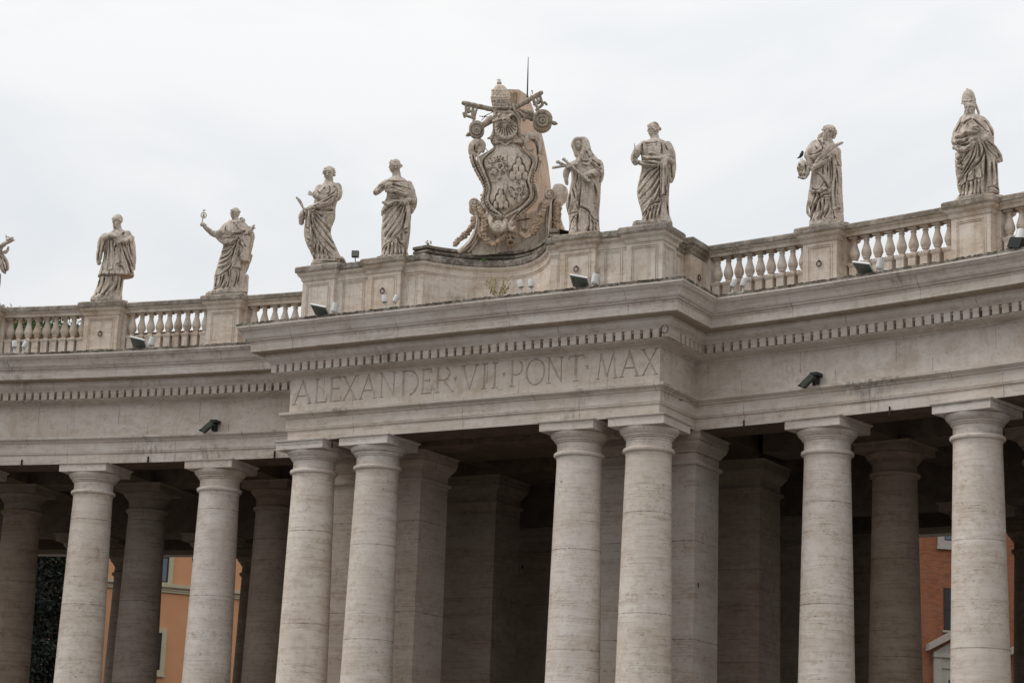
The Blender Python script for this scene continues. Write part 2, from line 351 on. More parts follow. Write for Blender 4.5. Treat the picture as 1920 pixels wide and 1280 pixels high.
# letters: strokes in a unit box, widths in letter heights
H0, H1 = 16.115, 16.955
TK, TN = .085, .05
def arc(cx, cz, rx, rz, a0, a1, n=12): return [(cx+rx*math.cos(rad(a0+(a1-a0)*i/n)), cz+rz*math.sin(rad(a0+(a1-a0)*i/n))) for i in range(n+1)]
def ser(x, z, w_=.13): return ([(x-w_, z), (x+w_, z)], .035)
LET = {
 'A': [([(.06, .02), (.5, 1.0)], TN), ([(.46, 1.0), (.94, .02)], TK), ([(.24, .34), (.76, .34)], TN), ser(.07, .015), ser(.92, .015)],
 'L': [([(.2, 0), (.2, 1)], TK), ([(.1, .015), (.98, .015)], TN), ([(.97, 0), (1.0, .2)], TN), ser(.2, .985, .16)],
 'E': [([(.2, 0), (.2, 1)], TK), ([(.08, .015), (.95, .015)], TN), ([(.08, .985), (.9, .985)], TN), ([(.2, .53), (.8, .53)], TN), ([(.95, 0), (1.0, .17)], TN), ([(.9, 1), (.92, .85)], TN), ([(.8, .62), (.8, .45)], .035)],
 'X': [([(.1, .98), (.9, .02)], TK), ([(.12, .02), (.88, .98)], TN), ser(.1, .985), ser(.9, .985), ser(.1, .015), ser(.9, .015)],
 'N': [([(.14, 0), (.14, .97)], TN), ([(.12, .98), (.86, .02)], TK), ([(.86, .02), (.86, 1)], TN), ser(.14, .015), ser(.08, .985, .1), ser(.86, .985)],
 'D': [([(.15, 0), (.15, 1)], TK), ([(.05, .015), (.45, .015)]+arc(.45, .5, .52, .485, -90, 90)+[(.05, .985)], TN), (arc(.45, .5, .51, .48, -50, 50), TK)],
 'R': [([(.17, 0), (.17, 1)], TK), ([(.05, .985), (.5, .985)]+arc(.5, .74, .3, .245, 90, -90)+[(.17, .495)], TN), (arc(.5, .74, .29, .24, 45, -45), TK), ([(.45, .49), (.92, .03)], TK), ser(.17, .015), ser(.95, .015, .1)],
 'V': [([(.1, .98), (.5, .0)], TK), ([(.5, .0), (.9, .98)], TN), ser(.1, .985), ser(.9, .985)],
 'I': [([(.5, 0), (.5, 1)], TK), ([(.12, .015), (.88, .015)], .035), ([(.12, .985), (.88, .985)], .035)],
 'P': [([(.2, 0), (.2, 1)], TK), ([(.05, .985), (.58, .985)]+arc(.58, .72, .36, .265, 90, -90)+[(.3, .455)], TN), (arc(.58, .72, .35, .26, 45, -45), TK), ser(.2, .015, .17)],
 'O': [(arc(.5, .5, .47, .5, 0, 360, 28), TN), (arc(.5, .5, .46, .49, 140, 220), TK), (arc(.5, .5, .46, .49, -40, 40), TK)],
 'T': [([(.5, 0), (.5, .98)], TK), ([(.06, .975), (.94, .975)], TN), ([(.06, .98), (.03, .84)], TN), ([(.94, .98), (.97, .84)], TN), ser(.5, .015, .17)],
 'M': [([(.08, .02), (.2, .98)], TN), ([(.2, .98), (.5, .06)], TK), ([(.5, .06), (.8, .98)], TN), ([(.8, .98), (.92, .02)], TK), ser(.08, .015, .09), ser(.92, .015, .1)],
 '.': [([(.0, .56), (.5, .44), (1.0, .58), (.5, .5)], .07)],
}
TXT = [('A', 550, 583), ('L', 588, 612), ('E', 616, 639), ('X', 641, 669), ('A', 674, 705), ('N', 710, 742), ('D', 750, 784), ('E', 788, 808.5), ('R', 814, 849),
       ('.', 851, 856), ('V', 864, 895.5), ('I', 900, 914), ('I', 920, 934), ('.', 942, 946.5), ('P', 954.5, 980), ('O', 985, 1021), ('N', 1024, 1056),
       ('T', 1064.5, 1095), ('.', 1098, 1103), ('M', 1118, 1157), ('A', 1163, 1197), ('X', 1202, 1233)]
cut = MB(); lin = MB()
def wedge(mbx, p, q, w_, y0, y1, ext=0.0):
    p = np.array(p); q = np.array(q); d = q-p; L = np.linalg.norm(d)
    if L < 1e-6: return
    d /= L; nn = np.array([-d[1], d[0]]); p = p-d*ext; q = q+d*ext
    a, b_, c_, e = p+nn*w_, p-nn*w_, q-nn*w_, q+nn*w_
    pm, qm = p+d*min(w_, L*.3), q-d*min(w_, L*.3)
    P = [(a[0], y0, a[1]), (b_[0], y0, b_[1]), (c_[0], y0, c_[1]), (e[0], y0, e[1]), (pm[0], y1, pm[1]), (qm[0], y1, qm[1])]
    mbx.add(P, [(0, 1, 2, 3), (0, 4, 1), (1, 4, 5, 2), (2, 5, 3), (3, 5, 4, 0)])
for ch, u0, u1 in TXT:
    x0 = at_y(u0, 755-(u0-550)*.083, 0)[0]; x1 = at_y(u1, 755-(u1-550)*.083, 0)[0]; H = H1-H0
    for pts, wd in LET[ch]:
        pp = [(x0+a*(x1-x0), H0+b_*H) for a, b_ in pts]
        for i in range(len(pp)-1):
            dd = .05+random.random()*.0015
            wedge(cut, pp[i], pp[i+1], wd*H*.5, -.012-random.random()*.002, .055, .012)
ins = cut
# the slab is solid; the letters are real V-shaped cuts
sb = MB(); sb.box(XL+.004, XR-.004, 0, .3, 15.842, 17.0)
slab = part(sb, 'inscribed_frieze', M['frieze'])
def strokes_as_grooves():
    o = MB()
    for ch, u0, u1 in TXT:
        x0 = at_y(u0, 755-(u0-550)*.083, 0)[0]; x1 = at_y(u1, 755-(u1-550)*.083, 0)[0]; H = H1-H0
        for pts, wd in LET[ch]:
            pp = [np.array((x0+a*(x1-x0), H0+b_*H)) for a, b_ in pts]
            yield pp, wd*H*.5
import bmesh
cme = MB()
for pp, hw_ in strokes_as_grooves():
    # one closed wedge solid per polyline
    m_ = len(pp); P = []
    for i in range(m_):
        d0 = pp[i]-pp[i-1] if i > 0 else pp[1]-pp[0]; d1 = pp[i+1]-pp[i] if i < m_-1 else d0
        d0 = d0/np.linalg.norm(d0); d1 = d1/np.linalg.norm(d1); dm = d0+d1; dm = dm/(np.linalg.norm(dm)+1e-9); nn = np.array([-dm[1], dm[0]])
        q = pp[i]+(dm*(-hw_*.4) if i == 0 else dm*(hw_*.4) if i == m_-1 else 0)
        for sx, y in ((-1.42, -.012), (1.42, -.012)):
            P.append((q[0]+nn[0]*hw_*sx, y, q[1]+nn[1]*hw_*sx))
        qq = pp[i]+(dm*(hw_*.5) if i == 0 else dm*(-hw_*.5) if i == m_-1 else 0)
        P.append((qq[0], .05, qq[1]))
    F = [(0, 1, 2), (3*m_-3, 3*m_-1, 3*m_-2)]
    for i in range(m_-1):
        a = 3*i; F += [(a, a+3, a+4, a+1), (a+1, a+4, a+5, a+2), (a+2, a+5, a+3, a)]
    cme.add(P, F)
cutter = cme.build('cutter', M['frieze'])
md = slab.modifiers.new('b', 'BOOLEAN'); md.object = cutter; md.operation = 'DIFFERENCE'; md.solver = 'EXACT'; md.use_self = True
cutter.parent = None; slab_loc = slab.location.copy(); slab.parent = None; slab.location = (0, 0, 0)
bpy.context.view_layer.update()
dg = bpy.context.evaluated_depsgraph_get(); nm = bpy.data.meshes.new_from_object(slab.evaluated_get(dg))
slab.modifiers.clear(); slab.data = nm; slab.parent = col_root; slab.location = slab_loc
bpy.data.objects.remove(cutter)
print('inscription faces', len(nm.polygons))
# the floor of the cuts is its own part: faces that look away from the slab front
bmx = bmesh.new(); bmx.from_mesh(nm); bml = bmx.copy()
def ingroove(f):
    c = f.calc_center_median(); return .0005 < c.y < .2 and abs(f.normal.y) < .999 and c.z < 16.999 and c.z > 15.86 and XL+.01 < c.x < XR-.01
bmesh.ops.delete(bmx, geom=[f for f in bmx.faces if ingroove(f)], context='FACES')
bmesh.ops.delete(bml, geom=[f for f in bml.faces if not ingroove(f)], context='FACES')
lm = bpy.data.meshes.new('inscription_lettering'); bml.to_mesh(lm); bmx.to_mesh(nm); bmx.free(); bml.free()
lm.materials.clear(); lm.materials.append(M['frieze'])
for p_ in lm.polygons: p_.material_index = 0
for p_ in nm.polygons: p_.material_index = 0
lo = bpy.data.objects.new('inscription_lettering', lm); col.objects.link(lo); lo.parent = slab
print('groove faces', len(lm.polygons))

# cornice
mb = MB()
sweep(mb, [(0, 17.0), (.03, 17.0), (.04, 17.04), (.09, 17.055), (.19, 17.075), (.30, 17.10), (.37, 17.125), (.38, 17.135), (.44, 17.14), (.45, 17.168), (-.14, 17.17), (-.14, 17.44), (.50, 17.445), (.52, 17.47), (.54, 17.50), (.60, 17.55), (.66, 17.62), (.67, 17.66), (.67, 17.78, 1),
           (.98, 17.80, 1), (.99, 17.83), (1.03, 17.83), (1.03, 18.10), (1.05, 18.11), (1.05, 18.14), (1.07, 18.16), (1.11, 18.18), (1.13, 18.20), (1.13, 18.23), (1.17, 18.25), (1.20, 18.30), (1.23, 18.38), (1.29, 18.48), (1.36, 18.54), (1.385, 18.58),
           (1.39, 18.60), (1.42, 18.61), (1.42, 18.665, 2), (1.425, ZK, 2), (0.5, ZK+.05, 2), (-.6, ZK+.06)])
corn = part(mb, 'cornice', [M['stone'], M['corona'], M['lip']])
def dentils(P0, P1, n, name='dentil_course'):
    pass
dm_ = MB()
def dent_box(c, tx, out, fill=True):           # centre on the backing line, tangent, outward
    w2, d1 = .107, .64
    def Mx(p): return (c[0]+tx[0]*p[0]+out[0]*p[1], c[1]+tx[1]*p[0]+out[1]*p[1], p[2])
    dm_.box(-w2, w2, 0.0, d1, 17.172, 17.443, Mx)
    if fill: dm_.box(w2, w2+.106, 0.0, d1*.88, 17.375, 17.442, Mx)
for sgn in (-1, 1):
    d = -.14; r = R-d; a0 = math.degrees(math.asin((7+d)/r)); step = math.degrees(.32/r); a = a0+step*1.95
    while a < AEND:
        c = pol(sgn*a, r); o_ = np.array([-math.sin(rad(sgn*a)), -math.cos(rad(sgn*a))]); dent_box(c, np.array([-o_[1], o_[0]]), o_); a += step
nn_ = 46; xs0, xs1 = XL-.5+.108, XR+.5-.108
for i in range(nn_+1): dent_box(np.array([xs0+(xs1-xs0)*i/nn_, .14]), np.array([1, 0]), np.array([0, -1]), i < nn_)
for sgn, xx in ((-1, XL+.14), (1, XR-.14)):
    for i in range(1, 8): dent_box(np.array([xx, -.5+.108+i*.322]), np.array([0, sgn*1.0]), np.array([sgn*1.0, 0]))
part(dm_, 'dentil_course', M['stone'], corn)
# roughened lichen edge: small broken lumps on the top lip, tidy rows avoided
mb = MB()
def on_path(s_, d):                                    # s_ in 0..1 along the outer arcs and the front
    pp = path(d, 64); i = min(int(s_*(len(pp)-1)), len(pp)-2); f_ = s_*(len(pp)-1)-i
    return pp[i]*(1-f_)+pp[i+1]*f_
for _ in range(1500):
    s_ = random.random(); k = random.random()
    if k < .5: p = on_path(s_, 1.40)
    elif k < .9: p = np.array([random.uniform(XL-1.4, XR+1.4), -1.40])
    else: sg = random.choice((-1, 1)); p = np.array([(XL if sg < 0 else XR)+sg*1.4, random.uniform(-1.4, 1.2)])
    mb.ell((p[0], p[1], ZK+random.uniform(-.012, .02)), (random.uniform(.02, .08), random.uniform(.02, .06), random.uniform(.006, .018)), 6, 4, jit=.3)
o = part(mb, 'lichen_crust', M['lip'], corn); o['kind'] = 'stuff'

# ------------------------------------------------------------------ inner beams, ceiling, roof
mb = MB()
def ring(mb, r0, r1, z0, z1, a0=-AEND, a1=AEND, n=60, mi=0):
    P = []
    for i in range(n+1):
        a = a0+(a1-a0)*i/n
        for r_, z_ in ((r0, z0), (r1, z0), (r1, z1), (r0, z1)):
            q = pol(a, r_, z_); P.append(q)
    F = [(i*4+k, i*4+(k+1) % 4, (i+1)*4+(k+1) % 4, (i+1)*4+k) for i in range(n) for k in range(4)]
    F += [(0, 1, 2, 3), tuple(n*4+k for k in (3, 2, 1, 0))]
    mb.add(P, F, mi)
DROP = 1.05
aw = math.degrees(math.asin(7.0/R))
for a0, a1 in ((-AEND, -aw-.1), (aw+.1, AEND)):
    ring(mb, R+4.25, R+5.75, ZA+.003, ZA+1.3, a0, a1)
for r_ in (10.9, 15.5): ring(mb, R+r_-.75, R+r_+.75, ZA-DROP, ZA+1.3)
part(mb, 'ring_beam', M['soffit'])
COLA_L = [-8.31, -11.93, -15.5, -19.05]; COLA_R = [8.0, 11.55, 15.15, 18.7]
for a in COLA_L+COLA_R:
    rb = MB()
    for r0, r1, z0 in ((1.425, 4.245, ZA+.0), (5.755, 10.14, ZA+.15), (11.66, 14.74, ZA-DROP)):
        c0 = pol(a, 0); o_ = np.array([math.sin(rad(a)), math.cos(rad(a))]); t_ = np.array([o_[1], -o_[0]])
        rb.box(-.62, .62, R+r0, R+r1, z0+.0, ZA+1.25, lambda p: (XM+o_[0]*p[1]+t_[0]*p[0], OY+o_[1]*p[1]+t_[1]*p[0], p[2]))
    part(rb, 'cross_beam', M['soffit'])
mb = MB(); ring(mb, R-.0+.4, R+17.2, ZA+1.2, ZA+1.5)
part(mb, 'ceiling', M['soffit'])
# outer back entablature and tiled roof behind the parapet
mb = MB(); ring(mb, R+16.0, R+17.0, ZA-DROP+.003, ZK-.5); ring(mb, R+1.3, R+16.0, 17.6, 18.7)
part(mb, 'rear_entablature', M['stone'])
nR = 420
for sgn in (-1, 1):
    mb = MB(); P = []; NJ = 5
    for i in range(nR+1):
        a = sgn*(aw+.2+(AEND-aw-.2)*i/nR); q_ = .045*abs(math.sin(i*math.pi/2)) 
        for r_, z_ in ((1.38, 19.93), (1.38, 20.03), (6.0, 20.6), (8.8, 20.9), (16.8, 19.4)): P.append(pol(a, R+r_, z_+q_))
    F = [(i*NJ+k, i*NJ+k+1, (i+1)*NJ+k+1, (i+1)*NJ+k) for i in range(nR) for k in range(NJ-1)]; mb.add(P, F); part(mb, 'tiled_roof', M['tile'])
mb = MB(); ring(mb, R+1.46, R+1.9, 18.7, 19.94); part(mb, 'roof_kerb_wall', M['coping'])

# ------------------------------------------------------------------ columns
def shaft_prof():
    P = [(1.06, .35), (1.12, .42), (1.12, .58), (1.04, .66), (.96, .72), (.93, .80)]
    for z, r in ((1.0, .925), (2.5, .915), (4.5, .888), (6.9, .850), (9.0, .812), (11.0, .772), (12.6, .738), (13.55, .716)): P.append((r, z))
    P += [(.716, 13.72), (.735, 13.80), (.79, 13.81), (.81, 13.84), (.815, 13.875), (.81, 13.905), (.79, 13.93), (.74, 13.945), (.715, 13.955)]
    return P
def capital_prof():
    return [(.714, 13.956), (.716, 14.235), (.722, 14.24), (.755, 14.243), (.765, 14.255), (.765, 14.28), (.755, 14.29), (.775, 14.293), (.80, 14.30), (.805, 14.32), (.80, 14.34), (.81, 14.345), (.86, 14.385), (.905, 14.435), (.935, 14.49), (.945, 14.53), (.935, 14.555), (.91, 14.562)]
def base_block(mb):
    mb.box(-1.15, 1.15, -1.15, 1.15, 0.0, .35)
def make_column(mat, group):
    root = empty('column', (0, 0, 0), parent=col_root); tag(root, group=group)
    s = MB(); s.lathe(shaft_prof(), n=56); base_block(s); so = s.build('shaft', mat, root, auto=40)
    c_ = MB(); c_.lathe(capital_prof(), n=56); c_.sqloft([(0, 14.562), (0, 14.80), (.02, 14.802), (.03, 14.815), (.065, 14.835), (.07, 14.872), (0, 14.872)], 0, 0, hx=.955, hy=.955)
    c_.build('capital', mat, root, auto=30); return root
def place(root, x, y, rz, dz=0.0):
    root.location = (x-XM, y, dz); root.rotation_euler = (0, 0, rz)
front = make_column(M['column'], 'columns of the front row'); used = False
FR = [(-4.28, .72, 0), (-1.70, .72, 0), (5.93, .72, 0), (8.37, .72, 0)]
MEAS = {-8.31: -8.31, -11.93: -11.93, 8.0: 7.976, 11.55: 11.526}
for a in COLA_L+COLA_R:
    p = pol(MEAS.get(a, a), R+.72); FR.append((p[0], p[1], -rad(a)))
for i, (x, y, rz) in enumerate(FR):
    o = front if i == 0 else copy_tree(front, col_root); place(o, x, y, rz, ZA-14.868)
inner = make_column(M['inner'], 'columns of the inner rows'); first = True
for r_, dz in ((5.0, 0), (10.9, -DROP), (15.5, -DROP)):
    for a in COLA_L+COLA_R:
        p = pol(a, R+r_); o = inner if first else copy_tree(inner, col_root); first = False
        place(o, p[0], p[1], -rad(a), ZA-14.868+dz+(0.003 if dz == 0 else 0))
# piers of the central block
def make_pier(x0, x1, y0, y1, dz=0.0, mat=None):
    root = empty('pier', ((x0+x1)/2-XM, (y0+y1)/2, 0), parent=col_root); tag(root, group='square piers behind the centre')
    hx, hy = (x1-x0)/2, (y1-y0)/2
    s = MB(); s.sqloft([(.2, 0), (.2, .7), (0.06, .8), (.06, 4.0), (.03, 9.0), (0, 13.72+dz), (.02, 13.8+dz), (.085, 13.81+dz), (.10, 13.87+dz), (.085, 13.93+dz), (0, 13.95+dz)], 0, 0, hx=hx, hy=hy)
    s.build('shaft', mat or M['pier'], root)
    c_ = MB(); c_.sqloft([(0, 13.951+dz), (0, 14.20+dz), (.04, 14.22+dz), (.06, 14.27+dz), (.09, 14.30+dz), (.10, 14.33+dz), (.17, 14.42+dz), (.215, 14.52+dz), (.20, 14.56+dz), (.235, 14.562+dz), (.235, 14.79+dz), (.28, 14.81+dz), (.28, ZA+.002+dz)], 0, 0, hx=hx, hy=hy)
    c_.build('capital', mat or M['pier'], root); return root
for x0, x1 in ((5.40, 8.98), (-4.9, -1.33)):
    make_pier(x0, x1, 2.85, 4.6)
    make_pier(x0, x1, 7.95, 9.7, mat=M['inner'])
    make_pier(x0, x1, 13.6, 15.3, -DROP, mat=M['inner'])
mb = MB()
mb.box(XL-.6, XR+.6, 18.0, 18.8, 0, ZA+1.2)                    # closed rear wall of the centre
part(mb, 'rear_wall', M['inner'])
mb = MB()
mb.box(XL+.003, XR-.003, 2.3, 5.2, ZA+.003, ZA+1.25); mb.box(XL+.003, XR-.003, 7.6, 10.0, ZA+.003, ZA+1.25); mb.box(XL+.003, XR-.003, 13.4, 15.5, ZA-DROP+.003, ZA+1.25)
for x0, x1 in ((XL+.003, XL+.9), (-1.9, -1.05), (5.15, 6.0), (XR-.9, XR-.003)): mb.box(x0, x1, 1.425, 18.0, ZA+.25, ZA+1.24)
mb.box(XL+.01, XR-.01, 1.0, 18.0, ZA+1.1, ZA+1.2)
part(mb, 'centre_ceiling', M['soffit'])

# ------------------------------------------------------------------ balustrades and pedestals of the wings
def frame_at(a, r=R):                      # local frame on the arc: x along, y inward to the building
    c0 = pol(a, r); o_ = np.array([math.sin(rad(a)), math.cos(rad(a))]); t_ = np.array([o_[1], -o_[0]])
    return lambda p: (c0[0]+t_[0]*p[0]+o_[0]*p[1], c0[1]+t_[1]*p[0]+o_[1]*p[1], p[2])
CAPP = [(0, 20.42), (.03, 20.44), (.05, 20.5), (.06, 20.55), (.13, 20.62), (.15, 20.66), (.15, 20.70), (.2, 20.72), (.215, 20.76), (.215, 20.90), (.17, 20.945), (0, 20.95)]
def pedestal_mesh(hx, hy, cy, mi_cap=1):
    mb = MB(); mb.sqloft([(.07, ZK+.04), (.07, 18.96), (.03, 19.0), (0, 19.02), (0, 20.42)], 0, cy, hx=hx, hy=hy)
    mb.sqloft(CAPP[:8], 0, cy, hx=hx, hy=hy); mb.sqloft(CAPP[7:], 0, cy, hx=hx, hy=hy, mi=1)
    panel(mb, hx, cy-hy); return mb
def panel(mb, hx, y, z0=19.08, z1=20.34, x=0.0, MX=None, inset=.16):       # a sunk panel shown by its raised moulding frame
    a0, a1 = x-hx+inset, x+hx-inset
    for (p, q, r_, s_) in ((a0, a1, z1-.035, z1), (a0, a1, z0, z0+.035), (a0, a0+.035, z0+.035, z1-.035), (a1-.035, a1, z0+.035, z1-.035),
                           (a0+.07, a1-.07, z1-.09, z1-.07), (a0+.07, a1-.07, z0+.07, z0+.09), (a0+.07, a0+.09, z0+.09, z1-.09), (a1-.09, a1-.07, z0+.09, z1-.09)):
        mb.box(p, q, y-.022, y+.01, r_, s_, MX)
def ringmb(c, nx, ny, r_=.085):
    mb = MB(); pts = []
    t_ = np.array([-ny, nx])
    for k in range(16):
        a = 2*math.pi*k/16; pts.append((c[0]+nx*.05+t_[0]*r_*math.cos(a), c[1]+ny*.05+t_[1]*r_*math.cos(a), c[2]+r_*math.sin(a)))
    mb.tube(pts, .017, 6, closed=True)
    mb.tube([(c[0]-nx*.02, c[1]-ny*.02, c[2]+r_+.01), (c[0]+nx*.07, c[1]+ny*.07, c[2]+r_+.01)], .025, 6); return mb
PED = [(-11.84, .71, 1), (-8.28, .66, 0), (-15.42, .71, 0), (-18.98, .71, 0), (8.05, .60, 1), (11.71, .66, 0), (15.3, .66, 1), (18.85, .66, 0)]
HALF = {}
for a, hx, rg in PED:
    f_ = frame_at(a); mb = pedestal_mesh(hx, .56, .56); mb.v = [tuple(f_(p)) for p in mb.v]
    po = part(mb, 'pedestal', [M['attic'], M['coping']]); po['group'] = 'statue pedestals on the wings'; HALF[a] = math.degrees(hx/R)
    if rg:
        c = f_((0.0 if a > 0 else .02, 0, 19.72)); n_ = np.array(f_((0, -1, 0)))-np.array(f_((0, 0, 0)))
        rm = ringmb(c, n_[0], n_[1]); part(rm, 'iron_ring', M['iron'], po)
# baluster
def bal_mesh(half=False):
    mb = MB()
    mb.sqloft([(0, 19.08), (0, 19.58), (.015, 19.60), (.03, 19.64), (.04, 19.66), (.04, 19.70), (.0, 19.72)], 0, 0, hx=.128, hy=.135)
    mb.lathe([(.115, 19.72), (.12, 19.75), (.075, 19.775), (.07, 19.80), (.10, 19.82), (.12, 19.845), (.105, 19.865), (.13, 19.90), (.155, 19.96), (.162, 20.02), (.148, 20.10), (.115, 20.20), (.09, 20.29), (.078, 20.37),
              (.076, 20.40), (.10, 20.415), (.10, 20.43), (.078, 20.44), (.078, 20.475), (.105, 20.49), (.115, 20.505)], n=20)
    mb.sqloft([(0, 20.505), (0, 20.552)], 0, 0, hx=.135, hy=.135); return mb
bal0 = bal_mesh().build('baluster', M['attic'], auto=35); bal0['group'] = 'balusters of the parapet'; firstb = [True]
def add_baluster(a, y=.52, parent=None):
    p = pol(a, R+y); o = bal0 if firstb[0] else bal0.copy()
    if not firstb[0]: col.objects.link(o)
    firstb[0] = False
    o.parent = parent; o.location = (p[0], p[1], 0); o.rotation_euler = (0, 0, -rad(a))
def rail(a0, a1, name):
    mb = MB(); n = 24
    for prof, mi in (([(.30, ZK+.04), (.24, ZK+.04), (.24, 19.06), (.27, 19.08), (.77, 19.08), (.80, 19.06), (.80, ZK+.04)], 0),
                     ([(.34, 20.553), (.30, 20.565), (.29, 20.66), (.25, 20.69), (.22, 20.72), (.20, 20.75)], 0), ([(.20, 20.75), (.17, 20.77), (.16, 20.90), (.20, 20.94), (.84, 20.94), (.88, 20.90), (.87, 20.75), (.70, 20.553), (.34, 20.553)], 1)):
        P = []
        for i in range(n+1):
            a = a0+(a1-a0)*i/n
            for y_, z_ in prof: P.append(pol(a, R+y_, z_))
        k_ = len(prof); F = [(i*k_+k, i*k_+k+1, (i+1)*k_+k+1, (i+1)*k_+k) for i in range(n) for k in range(k_-1)]; mb.add(P, F, mi)
    # half baluster slabs standing against the pedestals
    for a_, s_ in ((a0, 1), (a1, -1)):
        f_ = frame_at(a_); mb.box(min(0, s_*.14), max(0, s_*.14), .34, .70, 19.081, 20.552, f_)
    return part(mb, 'balustrade', [M['attic'], M['coping']])
SPANS = [(-18.98, -15.42, 9), (-15.42, -11.84, 9), (-11.84, -8.28, 9), (8.05, 11.71, 9), (11.71, 15.3, 9), (15.3, 18.85, 9)]
nb = 0
for a0, a1, n in SPANS:
    b0, b1 = a0+HALF[a0], a1-HALF[a1]; ro = rail(b0, b1, '')
    st = (b1-b0-2*math.degrees(.14/R))/(n)
    for i in range(n): add_baluster(b0+math.degrees(.14/R)+st*(i+.5), parent=ro); nb += 1
# short spans beside the centre
aP = math.degrees(math.asin((XR+.12-XM)/R))
ro = rail(aP, 8.05-HALF[8.05], ''); b0, b1 = aP+.10, 8.05-HALF[8.05]-.05
for i in range(9): add_baluster(b0+(b1-b0)*(i+.5)/9, parent=ro)
b0, b1 = -8.28+HALF[-8.28], -aP; ro = rail(b0, b1, ''); b0 += .10; b1 -= .05
for i in range(9): add_baluster(b0+(b1-b0)*(i+.5)/9, parent=ro)

# ------------------------------------------------------------------ attic of the centre
AZ = ZK+.05
def aped(x0, x1, y0, y1, ring_=False, cap=True, side=False):
    hx, hy = (x1-x0)/2, (y1-y0)/2; cx = (x0+x1)/2
    mb = pedestal_mesh(hx, hy, hy); mb.v = [(p[0]+cx, p[1]+y0, p[2]) for p in mb.v]
    if side:
        for s_ in (1,):
            panel(mb, hy, 0, MX=lambda p: (x1-p[1], y0+hy+p[0], p[2]), inset=.13)
    po = part(mb, 'pedestal', [M['attic'], M['coping']]); po['group'] = 'statue pedestals of the centre'
    if ring_: part(ringmb((cx-.02, y0, 19.78), 0, -1), 'iron_ring', M['iron'], po)
    return po
aped(-4.72, -3.40, 0.0, 1.1); aped(-2.02, -.70, 0.0, 1.1, True); aped(5.40, 6.66, 0.0, 1.1, True); aped(7.78, 9.04, 0.0, 1.0, side=True)
# plan line of the wall between: straight panels and the hollow sweep in the middle
def centre_curve(x):                       # y of the hollow wall for x between 0.1 and 4.95
    s_ = (x-.1)/4.85; return .16+1.78*math.sin(math.pi*s_)**.8
LINE = [(-3.45, .16), (-.05, .16)]+[(.1+4.85*i/40, centre_curve(.1+4.85*i/40)) for i in range(41)]+[(5.1, .16), (7.85, .16)]
def sweep_line(mb, line, prof, mi=0):
    L_ = [np.array(p, float) for p in line]; nn = []
    for i in range(len(L_)):
        d0 = L_[i]-L_[max(i-1, 0)]; d1 = L_[min(i+1, len(L_)-1)]-L_[i]
        d0 = d0/(np.linalg.norm(d0) or 1); d1 = d1/(np.linalg.norm(d1) or 1); d = d0+d1; d = d/np.linalg.norm(d)
        c_ = max(.5, float(d@(d1 if np.linalg.norm(d1) > 0 else d))); nn.append(np.array([d[1], -d[0]])/c_)
    k = len(prof); P = [(L_[i][0]+nn[i][0]*q[0], L_[i][1]+nn[i][1]*q[0], q[1]) for i in range(len(L_)) for q in prof]
    for i in range(len(L_)-1):
        for j in range(k-1):
            o = len(mb.v); mb.f.append((o+i*k+j, o+i*k+j+1, o+(i+1)*k+j+1, o+(i+1)*k+j)); mb.m.append(prof[j][2] if len(prof[j]) > 2 else mi)
    mb.v.extend([tuple(map(float, p)) for p in P])
mb = MB()
sweep_line(mb, LINE, [(.07, AZ-.02), (.07, 18.97), (.03, 19.0), (0, 19.02), (0, 20.30), (.02, 20.31), (.02, 20.36), (.045, 20.37), (.045, 20.44), (.05, 20.5), (.06, 20.55), (.13, 20.62), (.15, 20.66), (.15, 20.70, 1), (.19, 20.72, 1), (.2, 20.76, 1), (.2, 20.90, 1), (.15, 20.94, 1), (-1.4, 20.945, 1)])
for x0, x1 in ((-3.3, -2.1), (-.62, -.08), (5.13, 5.36), (6.75, 7.7)):
    panel(mb, (x1-x0)/2, .16, x=(x0+x1)/2, inset=.05 if x1-x0 < .6 else .14)
aw_ = part(mb, 'attic_wall', [M['attic'], M['lip']])
mb = MB()   # second, heavier tier of coping over the hollow
L2 = [(-.42, .40), (-.12, .36)]+[(.1+4.85*i/40, centre_curve(.1+4.85*i/40)+.16) for i in range(41)]+[(5.15, .38)]
sweep_line(mb, L2, [(0, 20.945, 0), (.02, 20.99, 0), (.10, 21.03, 0), (.13, 21.06, 0), (.13, 21.13, 0), (.05, 21.15, 0), (.05, 21.17, 0), (.16, 21.19, 0), (.16, 21.27, 0), (.08, 21.31, 0), (-1.6, 21.315, 0)])
part(mb, 'upper_coping', M['lip'])
# right return of the centre: recessed piece and the post with a ring, left return likewise
for sg in (1, -1):
    mb = MB()
    if sg > 0: x0, x1, p0, p1 = 8.2, 8.94, 8.3, 9.20
    else: x0, x1, p0, p1 = -4.62, -3.9, -5.04, -4.2
    mb.sqloft([(0, AZ), (0, 20.42)], (x0+x1)/2, 1.35, hx=(x1-x0)/2, hy=.40); mb.sqloft([(e*.8, z-.004) for e, z in CAPP], (x0+x1)/2, 1.35, hx=(x1-x0)/2, hy=.40, mi=1)
    mb.sqloft([(0.03, AZ), (.03, 19.0), (0, 19.02), (0, 20.42)], (p0+p1)/2, 2.46, hx=(p1-p0)/2, hy=.72); mb.sqloft([(e*.8, z-.009) for e, z in CAPP], (p0+p1)/2, 2.46, hx=(p1-p0)/2, hy=.72, mi=1)
    if sg > 0: panel(mb, .33, 0, MX=lambda p: (x1-p[1], 1.36+p[0], p[2]), inset=.08)
    po = part(mb, 'parapet_post', [M['attic'], M['coping']])
    if sg > 0: part(ringmb((p1, 2.3, 19.75), 1, 0), 'iron_ring', M['iron'], po)
